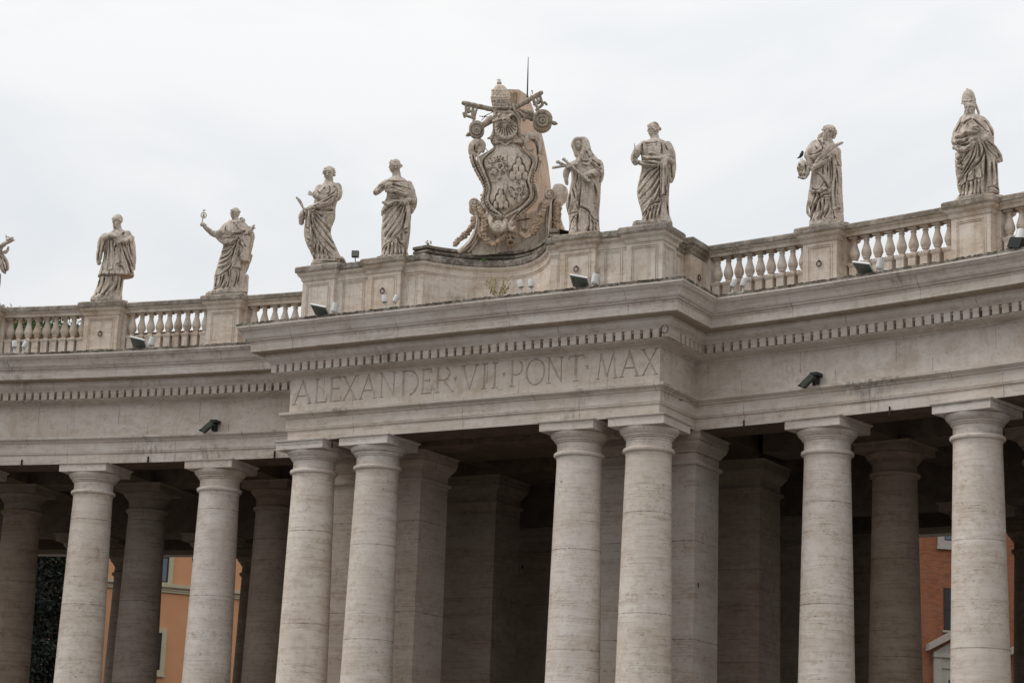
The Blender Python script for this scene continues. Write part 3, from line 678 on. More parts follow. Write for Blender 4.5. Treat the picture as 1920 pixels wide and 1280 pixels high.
# core of the attic so it is solid from behind
mb = MB(); mb.box(-4.0, 8.2, 2.15, 3.6, AZ, 20.93); mb.box(XL+.2, XR-.2, .5, 18.0, 17.2, ZK+.03); part(mb, 'attic_core', M['attic'])
# the iron hoop hanging at the corner of the dentils
hp = at_y(1247, 617, -.56)
k = MB(); k.tube([(hp[0]+.115*math.cos(a), hp[1]-.03, hp[2]+.125*math.sin(a)) for a in np.linspace(rad(105), rad(435), 20)], .014, 6); part(k, 'iron_hoop', M['iron'], corn)

# ------------------------------------------------------------------ buildings behind the colonnade
def facade_frame(u, v, dist, theta):
    d = ray(u, v); h = np.array([d[0], d[1], 0]); h /= np.linalg.norm(h)
    o = CAM+d*dist/np.linalg.norm(d[:2])
    n = np.array([-h[0], -h[1], 0]); ca, sa = math.cos(rad(theta)), math.sin(rad(theta))
    n = np.array([n[0]*ca-n[1]*sa, n[0]*sa+n[1]*ca, 0])       # facade normal, facing the square
    t_ = np.array([-n[1], n[0], 0]); o = np.array([o[0], o[1], 0])
    def S(u_, v_):
        r_ = ray(u_, v_); k = ((o-CAM)@n)/(r_@n); p = CAM+r_*k; return float((p-o)@t_), float(p[2])
    rz = math.atan2(t_[1], t_[0]); return o, rz, S
def fbox(mb, s0, s1, z0, z1, out, back=.3): mb.box(s0, s1, -out, back, z0, z1)
def kid(mb, name, mat, parent, **k):
    o = mb.build(name, mat, **k); o.parent = parent; return o
def brickmat():
    m, t, b = nmat('red_brickwork')
    tcn = t.nodes.new('ShaderNodeTexCoord'); sp_ = t.nodes.new('ShaderNodeSeparateXYZ'); cb = t.nodes.new('ShaderNodeCombineXYZ')
    t.links.new(tcn.outputs['Object'], sp_.inputs[0]); t.links.new(sp_.outputs[0], cb.inputs[0]); t.links.new(sp_.outputs[2], cb.inputs[1])
    br = t.nodes.new('ShaderNodeTexBrick'); br.inputs['Scale'].default_value = 2.4; br.inputs['Color1'].default_value = (.30, .095, .04, 1); br.inputs['Color2'].default_value = (.18, .062, .03, 1)
    br.inputs['Mortar'].default_value = (.27, .15, .09, 1); br.inputs['Mortar Size'].default_value = .012; br.inputs['Row Height'].default_value = .2; br.inputs['Brick Width'].default_value = .6
    t.links.new(cb.outputs[0], br.inputs[0])
    n = noise(t, scaled(t, 1, 1, 1), .8, 5); c = mixc(t, mapr(t, n, .45, .75), br.outputs[0], (.27, .115, .058)); t.links.new(c, b.inputs['Base Color']); b.inputs['Roughness'].default_value = .9
    return m
M['orange'] = plain('orange_stucco', (.58, .29, .15), .9, var=.07, scale=.7)
M['cream'] = plain('cream_stone_trim', (.46, .41, .28), .8, var=.08)
M['whitestone'] = plain('pale_window_stone', (.38, .345, .30), .8, var=.1)
M['brick'] = brickmat()
M['glass'] = plain('window_glass', (.05, .075, .12), .12, var=.3, scale=1.0, spec=.8)
M['glassdark'] = plain('unlit_window', (.012, .012, .014), .3, var=.3)
M['wood'] = plain('dark_window_wood', (.03, .02, .015), .6)
def window(parent, s0, s1, z0, z1, fw, fmat, gmat, name='window', sill=True):
    f = MB()
    if fw > 0:
        f.box(s0-fw, s0, -.12, .05, z0-fw, z1+fw); f.box(s1, s1+fw, -.12, .05, z0-fw, z1+fw); f.box(s0, s1, -.12, .05, z1, z1+fw); f.box(s0, s1, -.12, .05, z0-fw, z0)
        f.box(s0-fw-.06, s1+fw+.06, -.17, -.125, z0-fw-.1, z0-fw+.02)
    else: f.box(s0-.1, s1+.1, -.12, .05, z0-.1, z0)
    fo = kid(f, name, fmat, parent)
    g_ = MB(); g_.box(s0, s1, -.02, .01, z0, z1); kid(g_, 'pane', gmat, fo)
    c_ = MB(); cx = (s0+s1)/2
    for a, b_ in ((s0, s0+.08), (s1-.08, s1), (cx-.05, cx+.05)): c_.box(a, b_, -.05, -.021, z0, z1)
    for zz in (z0, z0+(z1-z0)*.5, z1-.08): c_.box(s0, s1, -.049, -.022, zz, zz+.08)
    kid(c_, 'casement', M['wood'], fo); return fo
# orange building
o_, rz_, S = facade_frame(330, 1150, 128, 18)
ob = empty('building', o_, rz_); tag(ob, 'orange stucco building with cream string course, seen through the left gaps of the colonnade', 'building')
s0 = S(-260, 1150)[0]; s1 = S(640, 1150)[0]; zt_ = 25.0
mb = MB(); mb.box(s0, s1, 0, 12, 0, zt_); kid(mb, 'wall', M['orange'], ob)
mb = MB(); za_, zb_ = S(330, 1112)[1], S(330, 1096)[1]
mb.box(s0, s1, -.12, .02, za_, zb_-.25); mb.box(s0, s1, -.3, .02, zb_-.2, zb_); mb.box(s0, s1, -.2, .02, zb_-.25, zb_-.2); mb.box(s0, s1, -.16, .02, za_+.12, za_+.18); kid(mb, 'string_course', M['cream'], ob)
mb = MB(); mb.box(s0, s1, -.9, 12.4, zt_, zt_+.5); kid(mb, 'roof', M['tile'], ob)
wa, wz0 = S(313.5, 1092); _, wz1 = S(313.5, 1020); _, lz0 = S(302, 1256); lx, lz1 = S(303.5, 1186)
per = 7.6
for k in range(-3, 3):
    window(ob, wa-1.5+k*per, wa+k*per, wz0, wz1+.6, .28, M['cream'], M['glass'])
    window(ob, lx-1.45+k*per, lx+k*per, lz0, lz1, .28, M['cream'], M['glassdark'])
# red brick building
o_, rz_, S = facade_frame(1750, 1150, 112, 21)
bb = empty('building', o_, rz_); tag(bb, 'red brick building with pale stone window frames, seen between the right columns', 'building')
s0 = S(1560, 1150)[0]; s1 = S(2260, 1150)[0]
mb = MB(); mb.box(s0, s1, 0, 12, 0, 24); kid(mb, 'wall', M['brick'], bb)
mb = MB(); mb.box(s0-.2, s1+.2, -.7, 12.3, 24, 24.6); kid(mb, 'roof', M['tile'], bb)
for k in (-1, 0, 1, 2):
    dx = k*4.4
    a, z0 = S(1769.5, 1013); _, z1 = S(1769, 950); window(bb, a+dx, a+1.3+dx, z0, z1, .36, M['whitestone'], M['glass'])
    a, z0 = S(1770, 1181); _, z1 = S(1769, 1101); window(bb, a+dx, a+1.25+dx, z0, z1, 0, M['whitestone'], M['glassdark'])
    # aedicule window under a pediment
    ax, az = S(1747, 1231); cx = a+.62+dx; h_ = cx-dx-ax
    m_ = MB()
    m_.box(cx-h_, cx+h_, -.3, .02, az-.01, az+.22); pe = S(1735, 1222)[0]; hw2 = cx-dx-pe
    for s_ in (-1, 1):
        P = [(cx+s_*hw2, az+.30), (cx+s_*(hw2-.05), az+.62), (cx, az+.62+(hw2)*.56), (cx, az+.25+(hw2)*.56)]
        m_.poly(P, -.55, .02, lambda p, q, y: (p, y, q))
    m_.poly([(cx-h_, az+.22), (cx+h_, az+.22), (cx, az+.3+h_*.5)], -.10, .02, lambda p, q, y: (p, y, q))
    m_.box(cx-h_+.05, cx-h_+.45, -.22, .02, az-4.2, az-.01); m_.box(cx+h_-.45, cx+h_-.05, -.22, .02, az-4.2, az-.01); m_.box(cx-h_+.45, cx+h_-.45, -.16, .02, az-.55, az-.012)
    po = kid(m_, 'window_surround', M['whitestone'], bb)
    g_ = MB(); g_.box(cx-h_+.85, cx+h_-.85, -.03, .01, az-4.2, az-1.1); kid(g_, 'pane', M['glassdark'], po)
    m_ = MB(); m_.box(cx-h_+.45, cx+h_-.45, -.08, .0, az-1.1, az-.56); m_.box(cx-h_+.45, cx-h_+.85, -.08, .0, az-4.2, az-1.1); m_.box(cx+h_-.85, cx+h_-.45, -.08, .0, az-4.2, az-1.1); kid(m_, 'inner_frame', M['whitestone'], po)
# block added between the two, hidden by the centre, to keep sky light out
o_, rz_, S = facade_frame(1040, 1150, 135, 20)
hb = empty('building', o_, rz_); tag(hb, 'plain dark brown block added behind the closed centre to keep out sky light', 'building')
mb = MB(); mb.box(-16, 14, 0, 12, 0, 22); kid(mb, 'wall', M['wood'], hb)
mb = MB(); mb.box(-16.3, 14.3, -.6, 12.3, 22, 22.5); kid(mb, 'roof', M['tile'], hb)

# ------------------------------------------------------------------ trees
def leafmat(name, c1, c2):
    m, t, b = nmat(name); n = noise(t, scaled(t, 1, 1, 1), .9, 4); n2 = noise(t, scaled(t, 1, 1, 1), 7, 3)
    c = mixc(t, mapr(t, n, .35, .65), c1, c2); c = mixc(t, mapr(t, n2, .45, .75), c, (c2[0]*1.5, c2[1]*1.35, c2[2])); t.links.new(c, b.inputs['Base Color']); b.inputs['Roughness'].default_value = .75; return m
M['leafdark'] = leafmat('dark_evergreen_leaves', (.004, .008, .004), (.008, .015, .006))
M['leaf'] = leafmat('pine_leaves', (.03, .065, .017), (.055, .10, .022))
M['bark'] = plain('bark', (.09, .065, .045), .9, var=.3)
def tree(base, height, crown_c, crown_r, nclump, leaf, lmat, label, name='evergreen_tree', per_=26, seed=1, group=None):
    rs = np.random.default_rng(seed)
    root = empty(name, base); tag(root, label, 'tree', group)
    t_ = MB(); c = np.array(crown_c)-np.array(base)
    t_.tube([(0, 0, 0), (.15, .1, height*.3), (c[0]*.6, c[1]*.6, height*.55), (c[0], c[1], c[2])], [.32, .27, .2, .1], 10)
    lf = MB(); r3 = np.array(crown_r)
    for i in range(nclump):
        d = rs.normal(size=3); d /= np.linalg.norm(d); rr = rs.uniform(.35, 1.0)**.6
        cc = c+d*r3*rr
        if i % 9 == 0: t_.tube([(c[0]*.7, c[1]*.7, height*.5), tuple((c*.6+cc*.4)), tuple(cc)], [.14, .08, .03], 6)
        cs = rs.uniform(.45, 1.0)*leaf*4
        P = cc+np.clip(rs.normal(size=(per_, 3)), -1.25, 1.25)*cs*np.array([1, 1, .6])
        for p in P:
            a = rs.normal(size=3); a /= np.linalg.norm(a); b_ = np.cross(a, rs.normal(size=3)); b_ /= np.linalg.norm(b_)+1e-9
            s_ = leaf*rs.uniform(.5, 1.0)
            lf.add([p-a*s_, p+b_*s_*.45, p+a*s_, p-b_*s_*.45], [(0, 1, 2, 3)])
    kid(t_, 'trunk', M['bark'], root); kid(lf, 'crown', lmat, root, auto=None)
    return root
d = ray(50, 1150); p = CAM+d*118/np.linalg.norm(d[:2])
tree((p[0], p[1], 0), 22, (p[0], p[1], 12.0), (2.1, 3.6, 9.5), 1100, .22, M['leafdark'], 'very dark evergreen tree filling the gap left of the orange building', seed=3, per_=24)
# pines whose crowns show through the left balustrade
for (u, v, dist, r_, sd_) in ((12, 599, 142, (4.2, 3.4, 3.4), 5), (70, 603, 146, (3.4, 3.2, 2.8), 6), (134, 620, 150, (3.2, 3.0, 1.8), 8)):
    d = ray(u, v); p = CAM+d*dist/np.linalg.norm(d[:2])
    lab = {5: 'tall green pine behind the balustrade at the left edge', 6: 'middle green pine crown showing between the left balusters', 8: 'small green pine crown behind the balusters left of the bearded cleric'}[sd_]
    tree((p[0], p[1], 0), p[2], (p[0], p[1], p[2]-r_[2]*.85), r_, 620, .17, M['leaf'], lab, 'pine_tree', seed=sd_, group='pines behind the left balustrade')

# ------------------------------------------------------------------ floodlights, cameras, bird, weeds
def local_frame(p, az):                      # az: direction (degrees) the front looks towards, 0 = -y
    a = rad(az); o_ = np.array([math.sin(a), -math.cos(a)]); t_ = np.array([-o_[1], o_[0]]); return o_, t_
VIEWAZ = math.degrees(math.atan2(37.704-2, 58.1))     # towards the camera
def spot_pair(p, rz, label, tilt=(-.12, .5), gap=.42):
    root = empty('spotlight_pair', p, rz); tag(root, label, 'spotlight', 'white spotlights on the cornice')
    for i, s_ in enumerate((-1, 1)):
        b_ = MB(); b_.box(s_*gap/2-.13, s_*gap/2+.13, -.13, .13, .0, .06); b_.box(s_*gap/2-.10, s_*gap/2+.10, -.10, .10, -.12, .0); kid(b_, 'base', M['white'] if i else M['white'], root)
        y_ = MB(); y_.box(s_*gap/2-.03, s_*gap/2+.03, -.04, .04, .06, .26); y_.tube([(s_*gap/2, 0, .2), (s_*gap/2+tilt[i]*.1, -.02, .34)], .05, 8); kid(y_, 'bracket', M['white'], root)
        ax = np.array([tilt[i], 0.0, 1.0]); ax = ax/np.linalg.norm(ax)
        c0 = np.array([s_*gap/2, -.06, .30]); top = c0+ax*.30
        k = MB(); k.tube([c0+ax*.0, c0+ax*.015, c0+ax*.27, top], [.10, .115, .115, .10], 20); h = kid(k, 'lamp_housing', M['white'], root, auto=40)
        l_ = MB(); l_.tube([c0-ax*.012, c0-ax*.001], [.095, .095], 20); kid(l_, 'lens', M['lens'], h)
    root.scale = (.8, .8, .8)
    return root
def panel_light(p, rz, label, tilt=.55, pan=.25):
    root = empty('floodlight', p, rz); tag(root, label, 'floodlight', 'flat floodlights on the cornice edge')
    st = MB(); st.box(-.12, .12, -.05, .05, -.04, .03); st.tube([(-.1, 0, .02), (-.1, -.05, .12)], .03, 6); st.tube([(.1, 0, .02), (.1, -.05, .12)], .03, 6); kid(st, 'bracket', M['iron'], root)
    Rm = (Matrix.Rotation(pan, 3, 'Y')@Matrix.Rotation(-tilt, 3, 'X'))
    def X(q): v_ = Rm@Vector((q[0]*.86, q[1]*.8-.26, q[2])); return (v_.x-.12, v_.y+.02, v_.z+.0)
    a = MB(); a.box(-.36, .36, -.36, .30, .0, .06, X); hs = kid(a, 'panel_housing', M['white'], root)
    g_ = MB(); g_.box(-.33, .33, -.33, -.04, -.012, .0015, X); g_.box(-.33, .33, -.02, .27, -.012, .0015, X); kid(g_, 'lens', M['lens'], hs)
    k = MB(); k.tube([(.31, .0, .16), (.36, .02, .44)], [.115, .115], 16); k.tube([(.30, .0, .12), (.30, .0, .155)], [.11, .12], 16); kid(k, 'lamp_housing', M['white'], root, auto=40)
    y_ = MB(); y_.box(.24, .44, -.08, .08, -.01, .05); y_.tube([(.34, 0, .04), (.42, .05, .12), (.38, .05, .30)], .03, 6); kid(y_, 'bracket', M['white'], root)
    return root
def ledge(u, v, off=1.15, up=0.0):
    p = at_r(u, v, R-off) if not 470 < u < 1275 else at_y(u, v, -off)
    p = np.array(p); p[2] = ZK+.03+up; return p
def az_at(u):
    return 0.0 if 470 < u < 1275 else -rad(11.8 if u > 1600 else 6.5 if u > 1275 else -12)
cz_ = rad(12)
spot_pair(ledge(36, 655), rad(14)+cz_, 'pair of white spotlights at the far left on the cornice')
spot_pair(ledge(731, 575), cz_, 'pair of white spotlights below the iron ring left of the hollow wall')
spot_pair(ledge(987, 552), cz_, 'pair of white spotlights right of the dry weeds', tilt=(-.25, -.1))
spot_pair(ledge(1383, 548), rad(-6)+cz_, 'pair of white spotlights in front of the balusters right of the centre', tilt=(.45, .3))
panel_light(ledge(611, 590), cz_*.4, 'flat floodlight with a white can beside it above the letters at left', tilt=.5)
panel_light(ledge(1097, 541), cz_*.4, 'flat floodlight with a white can under the veiled woman', tilt=.55)
panel_light(ledge(268, 655), rad(12), 'flat greenish floodlight on the left wing beside the bearded cleric', tilt=.6)
panel_light(ledge(1632, 514), rad(-11), 'flat floodlight before the balusters between the two right statues', tilt=.5)
r_ = empty('floodlight', ledge(1912, 470, 1.2), rad(-14)); tag(r_, 'black-faced floodlight with a white can at the right edge', 'floodlight')
k = MB(); k.tube([(0, .0, .24), (0, .12, .55)], [.15, .14], 18); kid(k, 'lamp_housing', M['white'], r_, auto=40)
k = MB(); k.poly([(-.24, .02), (.14, -.06), (.28, .22), (-.12, .30)], -.3, -.02, lambda a, b_, y: (a, y, b_)); kid(k, 'panel', M['black'], r_)
k = MB(); k.box(-.1, .1, -.1, .1, -.05, .02); k.box(-.02, .02, -.02, .02, .02, .3); kid(k, 'bracket', M['iron'], r_)
# small black floodlight on a thin pole between two statues
p = np.array([-2.75, .5, 20.93]); d_ = at_y(671, 488, .5); p[0] = d_[0]; p[2] = 20.93
r_ = empty('floodlight', p, rad(25)); tag(r_, 'small black floodlight on a leaning rod between the two left women', 'floodlight')
tp = at_y(665, 476, .5)-p
k = MB(); k.tube([(0, 0, 0), (tp[0]*.6, 0, .2), (-.1, 0, .32)], .017, 6); kid(k, 'rod', M['iron'], r_)
k = MB(); k.box(-.22, .02, -.08, .08, .32, .54); h = kid(k, 'lamp_housing', M['black'], r_); k = MB(); k.box(-.20, 0.0, -.085, -.081, .34, .52); kid(k, 'lens', M['lens'], h)
# box-shaped lamps fixed on the frieze
def wall_lamp(u, v, label):
    p = at_r(u, v, R-.25); a = math.degrees(math.atan2(p[0]-XM, p[1]-OY)); r_ = empty('wall_lamp', p, -rad(a)); tag(r_, label, 'lamp', 'box lamps on the frieze')
    cs = Matrix.Rotation(rad(-38), 3, 'Y')
    def X(q): v_ = cs@(Vector(q)*.7); return (v_.x+.02, v_.y-.2, v_.z-.02)
    k = MB(); k.box(-.36, .30, -.13, .13, -.13, .12, X); kid(k, 'lamp_housing', M['green'], r_)
    k = MB(); k.box(-.362, -.40, -.12, .12, -.12, .11, X); k.box(-.40, -.5, -.14, .14, .09, .12, X); kid(k, 'lamp_face', M['black'], r_)
    k = MB(); k.box(.02, .27, -.14, .235, .14, .24); k.box(.06, .16, -.04, .23, -.15, .139); kid(k, 'mounting_plate', M['black'], r_)
wall_lamp(395, 800, 'dark box lamp fixed low on the left frieze'); wall_lamp(1521, 714, 'greenish box lamp fixed low on the right frieze')
# weeds on the ledge and the wall top
M['weed'] = plain('dry_weed', (.30, .26, .12), .9, var=.3); M['moss'] = plain('moss', (.08, .13, .03), .9, var=.3)
def weed(p, h, n, mat, label, name='weed', spread=.8, seed=1, lean=0):
    rs = np.random.default_rng(seed); mb = MB()
    for i in range(n):
        a = rs.uniform(-1, 1)*spread+lean; hh = h*rs.uniform(.4, 1); y_ = rs.uniform(-.1, .1)
        P = [(rs.uniform(-.1, .1), y_, 0), (a*hh*.4, y_, hh*.5), (a*hh*.95, y_, hh)]; mb.tube(P, [.008, .007, .004], 4)
        for q in range(9):
            f_ = rs.uniform(.3, 1); c = np.array([a*hh*f_, y_+rs.uniform(-.02, .02), hh*f_]); mb.ell(c+rs.normal(size=3)*.02, (.022, .012, .03), 5, 3)
    o = mb.build(name, mat); o.location = tuple(p); tag(o, label, 'weed')
p = ledge(933, 561, .7); p[2] = ZK+.05
weed(p, .85, 16, M['weed'], 'dry yellow weeds growing on the ledge under the hollow wall', seed=4)
p = at_y(914, 494, 1.8); weed((p[0], 1.55, 20.88), .12, 14, M['moss'], 'small green moss tuft on the curved coping', 'moss_tuft', seed=5, spread=1.2)
p = at_y(798, 468, .3); weed((p[0]-.15, .7, 21.3),   .45, 4, M['weed'], 'thin dry stalks on the coping left of the crest', seed=9, spread=.4)

# ------------------------------------------------------------------ carving: solids joined into one skin, then folds cut along drawn lines
def crom(P, n):
    P = np.array(P, float); m = len(P)
    if m < 3: 
        t = np.linspace(0, 1, n)[:, None]; return P[0]*(1-t)+P[-1]*t
    out_ = []
    for i in range(n):
        s_ = i/(n-1)*(m-1); k = min(int(s_), m-2); t = s_-k
        p0, p1, p2, p3 = P[max(k-1, 0)], P[k], P[k+1], P[min(k+2, m-1)]
        out_.append(.5*((2*p1)+(-p0+p2)*t+(2*p0-5*p1+4*p2-p3)*t*t+(-p0+3*p1-3*p2+p3)*t**3))
    return np.array(out_)
class Sculpt:
    def __init__(s, origin, T, vox=.012):
        s.o = np.array(origin, float); s.T = T; s.vox = vox; s.mb = MB(); s.st = []
        h = s.o[:2]-CAM[:2]; s.dist = np.linalg.norm(h); h = h/s.dist
        s.h = np.array([h[0], h[1], 0]); s.r = np.array([h[1], -h[0], 0]); s.rz = math.atan2(s.r[1], s.r[0])
        s.m = np.linalg.norm(s.o-CAM)/FPX/T[2]           # metres in one crop pixel
    def L(s, x, y, d=0.0):                        # crop pixel at depth d -> local point (right, depth, up)
        r_ = ray(s.T[0]+x/s.T[2], s.T[1]+y/s.T[2]); k = ((s.o-CAM)@s.h+d)/(r_@s.h); p = CAM+r_*k-s.o
        return np.array([p@s.r, d, p[2]])
    def tube(s, pts, flat=1.0, n=None, k=14, rope=0):        # (x, y, depth, radius px)
        Q = crom([(p[0], p[1], p[2], p[3]) for p in pts], n or max(6, 5*len(pts)))
        C_ = [s.L(q[0], q[1], q[2]) for q in Q]; R_ = [max(q[3], .5)*s.m for q in Q]
        if rope: R_ = [r_*(1+(.07+.04*math.sin(i*.37))*math.sin(i*rope*.62)) for i, r_ in enumerate(R_)]
        # rounded ends
        t0 = C_[0]-C_[1]; t0 /= np.linalg.norm(t0)+1e-9; t1 = C_[-1]-C_[-2]; t1 /= np.linalg.norm(t1)+1e-9
        C_ = [C_[0]+t0*R_[0]*.9, C_[0]+t0*R_[0]*.55]+C_+[C_[-1]+t1*R_[-1]*.55, C_[-1]+t1*R_[-1]*.9]
        R_ = [R_[0]*.35, R_[0]*.82]+R_+[R_[-1]*.82, R_[-1]*.35]
        m_ = MB(); m_.tube(C_, R_, k)
        if flat != 1.0:
            V = np.array(m_.v); cc = np.repeat(np.array(C_), k, 0); V[:, 1] = cc[:, 1]+(V[:, 1]-cc[:, 1])*flat; m_.v = [tuple(v) for v in V]
        s.mb.add(m_.v, m_.f)
    def ell(s, x, y, d, rx, ry, rd=None, tilt=0.0, jit=0, n=20, m=14):
        c = s.L(x, y, d); a = rad(tilt); R3 = np.array([[math.cos(a), 0, math.sin(a)], [0, 1, 0], [-math.sin(a), 0, math.cos(a)]])
        s.mb.ell(c, (rx*s.m, (rd or rx)*s.m, ry*s.m), n, m, R3, jit=jit)
    def loft(s, rows, dd=.36, dc=0.0, fold=0.0, nf=9, ph=0.0, k=72, pw=2.2, n=None, twist=0.0, seed=1):
        """rows: (y, xLeft, xRight[, half depth m[, centre depth m]])"""
        rs = np.random.default_rng(seed); Rw = [(r_[0], r_[1], r_[2], r_[3] if len(r_) > 3 else dd, r_[4] if len(r_) > 4 else dc) for r_ in rows]
        Q = crom(Rw, n or max(10, 6*len(Rw))); P = []; phs = rs.uniform(0, 6.28, 4)
        for i, q in enumerate(Q):
            a_ = s.L(q[1], q[0], q[4]); b_ = s.L(q[2], q[0], q[4]); cx = (a_[0]+b_[0])/2; hw = max((b_[0]-a_[0])/2, .01); cz = (a_[2]+b_[2])/2; sl = (b_[2]-a_[2])/2
            u_ = i/(len(Q)-1)
            for j in range(k):
                t = 2*math.pi*j/k; ct, st_ = math.cos(t), math.sin(t)
                ex = 2/pw; x = abs(ct)**ex*(1 if ct > 0 else -1); y = abs(st_)**ex*(1 if st_ > 0 else -1)
                f_ = 0.0
                if fold:
                    w_ = t*nf/2+ph+twist*u_+.5*math.sin(3*t+phs[0]+u_*2)+.35*math.sin(5*t+phs[1]-u_*3)
                    f_ = fold*(abs(math.sin(w_))**.8-.55)*(.35+.65*u_)
                P.append((cx+hw*x*(1+f_*.35*(st_ < 0)), q[4]+q[3]*y*(1+f_), cz+sl*x))
        nr = len(Q); F = [(i*k+j, i*k+(j+1) % k, (i+1)*k+(j+1) % k, (i+1)*k+j) for i in range(nr-1) for j in range(k)]
        F += [tuple(range(k))[::-1], tuple((nr-1)*k+j for j in range(k))]; s.mb.add(P, F)
    def cut(s, pts, w_=9, dep=.05, y=None):  # groove; negative depth raises a ridge
        s.st.append(([s.L(p[0], p[1], -.2)[[0, 2]] for p in crom(pts, max(8, 4*len(pts)))], w_*s.m, dep))
    def cuts(s, lst, w_=9, dep=.05):
        for p in lst: s.cut(p, w_, dep)
    def head(s, x, y, rx, ry, face=-1.0, d=-.05, hair='short', beard=0, tilt=0, down=0.0, cover=False):
        """face: -1 profile to the left ... 0 towards the viewer ... 1 right; in crop px"""
        a = rad(tilt); m_ = rx/58.0
        def H(px, py, dep, r1, r2, r3, tl=0):     # px: sideways in face frame (-: out of the face when in profile)
            c, s_ = math.cos(a), math.sin(a); X_, Y_ = px*c-py*s_, px*s_+py*c
            s.ell(x+X_, y+Y_, d+dep*s.m, r1, r2, r3, tl+tilt)
        fx = face; fy = -math.sqrt(max(0, 1-fx*fx))       # face direction: sideways, toward the viewer
        def onface(o_, side, up, r1, r2, r3):       # o_ outwards, side across the face, up (px, in units of rx)
            px = (fx*o_-fy*side)*rx; dep = (fy*o_+fx*side)*rx; H(px, -up*ry, dep, r1*rx, r2*ry, r3*rx)
        c_, s_t = math.cos(a), math.sin(a)
        def px2(o_, side, up):
            X_ = (fx*o_-fy*side)*rx; Y_ = -up*ry; return (x+X_*c_-Y_*s_t, y+X_*s_t+Y_*c_)
        pf = 1-.72*max(0, abs(fx)-.6)/.4
        def facecut(P, w_, dep): s.cut([px2(*p) for p in P], w_*rx, dep*pf)
        H(0, -ry*.14, 0, rx*.88, ry*.84, rx*.90)                            # skull
        onface(.26, 0, -.30, .60, .62, .60)                              # face
        onface(.52, 0, .34, .36, .30, .42)                               # forehead
        onface(.44, 0, -.76, .27, .19, .27)                              # chin
        onface(.76, .26, .15, .20, .07, .18); onface(.76, -.26, .15, .20, .07, .18)   # brow
        onface(.84, 0, .04, .10, .17, .12); onface(.93, 0, -.10, .10, .15, .11); onface(.97, 0, -.19, .13, .08, .11)      # nose
        onface(.66, .34, -.2, .19, .14, .18); onface(.66, -.34, -.2, .19, .14, .18)      # cheeks
        onface(.78, 0, -.43, .17, .045, .14); onface(.77, 0, -.54, .15, .05, .13)       # lips
        onface(-.02, .88, -.08, .09, .17, .13); onface(-.02, -.88, -.08, .09, .17, .13)   # ears
        for sd_ in (.31, -.31): onface(.73, sd_, .0, .10, .05, .08)          # eyelids
        for sd_ in (1, -1):
            facecut([(.78, sd_*.14, .06), (.76, sd_*.32, .07), (.68, sd_*.50, .03)], .085, .75*rx*s.m*.28)
            facecut([(.78, sd_*.16, -.05), (.74, sd_*.32, -.08), (.68, sd_*.46, -.05)], .05, .75*rx*s.m*.12)
            facecut([(.88, sd_*.12, -.08), (.90, sd_*.17, -.22)], .05, rx*s.m*.10)
        facecut([(.76, -.2, -.485), (.84, 0, -.48), (.76, .2, -.485)], .04, rx*s.m*.14); facecut([(.8, -.1, -.30), (.8, .1, -.30)], .05, rx*s.m*.08); facecut([(.7, -.12, -.63), (.7, .12, -.63)], .05, rx*s.m*.10)
        if hair != 'none':
            rs = np.random.default_rng(int(abs(x+y)))
            if hair != 'tonsure': onface(-.22, 0, .20, .88, .86, .95 if hair != 'short' else .90)
            nn = {'short': 90, 'curly': 150, 'wavy': 130, 'bun': 120, 'tonsure': 70}[hair]; sz = {'short': .10, 'curly': .15, 'wavy': .13, 'bun': .12, 'tonsure': .13}[hair]; em = {'short': .90, 'curly': 1.0, 'wavy': .98, 'bun': .95, 'tonsure': .93}[hair]
            for _ in range(nn):
                th = rs.uniform(0, 6.28)
                if hair == 'tonsure': up_ = rs.uniform(.25, .5)
                else: up_ = rs.uniform(-.5, .84)
                q = math.sqrt(max(0, 1-((up_-.04)/.97)**2)); o_ = math.cos(th)*q; sd_ = math.sin(th)*q
                if o_ > .12 and up_ < .46: continue
                if o_ > -.08 and up_ < .05: continue
                onface(o_*em, sd_*em, up_, sz*rs.uniform(.8, 1.6), sz*rs.uniform(.45, .8), sz*rs.uniform(.8, 1.6))
            for q in range(12):                      # hair line over the brow and temples
                t = -1.35+2.7*q/11
                onface(math.cos(t)*.86, math.sin(t)*.90, .50-.28*abs(t)/1.35*abs(t), .15 if hair != 'short' else .09, .10, .13)
        if hair == 'bun': onface(-1.15, 0, .04, .30, .26, .30); onface(-.85, 0, .12, .36, .32, .45)
        if beard:
            rs = np.random.default_rng(int(abs(x*3+y)))
            onface(.62, 0, -.80-beard*.3, .38, .30+beard*.4, .36)
            for q in (-.28, -.14, 0, .14, .28): facecut([(.9, q, -.66), (.9, q*1.1+.03, -.85), (.85, q*.7, -.98-beard*.6)], .045, rx*s.m*.16)
            for _ in range(60):
                sd_ = rs.uniform(-.55, .55); dn = rs.uniform(-.62-beard, -.40); o_ = .90-.45*abs(sd_)+rs.uniform(-.05, .05)-.15*max(0, -dn-.8)
                if dn > -.66 and abs(sd_) < .24: continue
                onface(o_, sd_*(1-.5*max(0, -dn-.7)), dn, .09, .17, .10)
            onface(.82, .15, -.36, .16, .05, .12); onface(.82, -.15, -.36, .16, .05, .12)
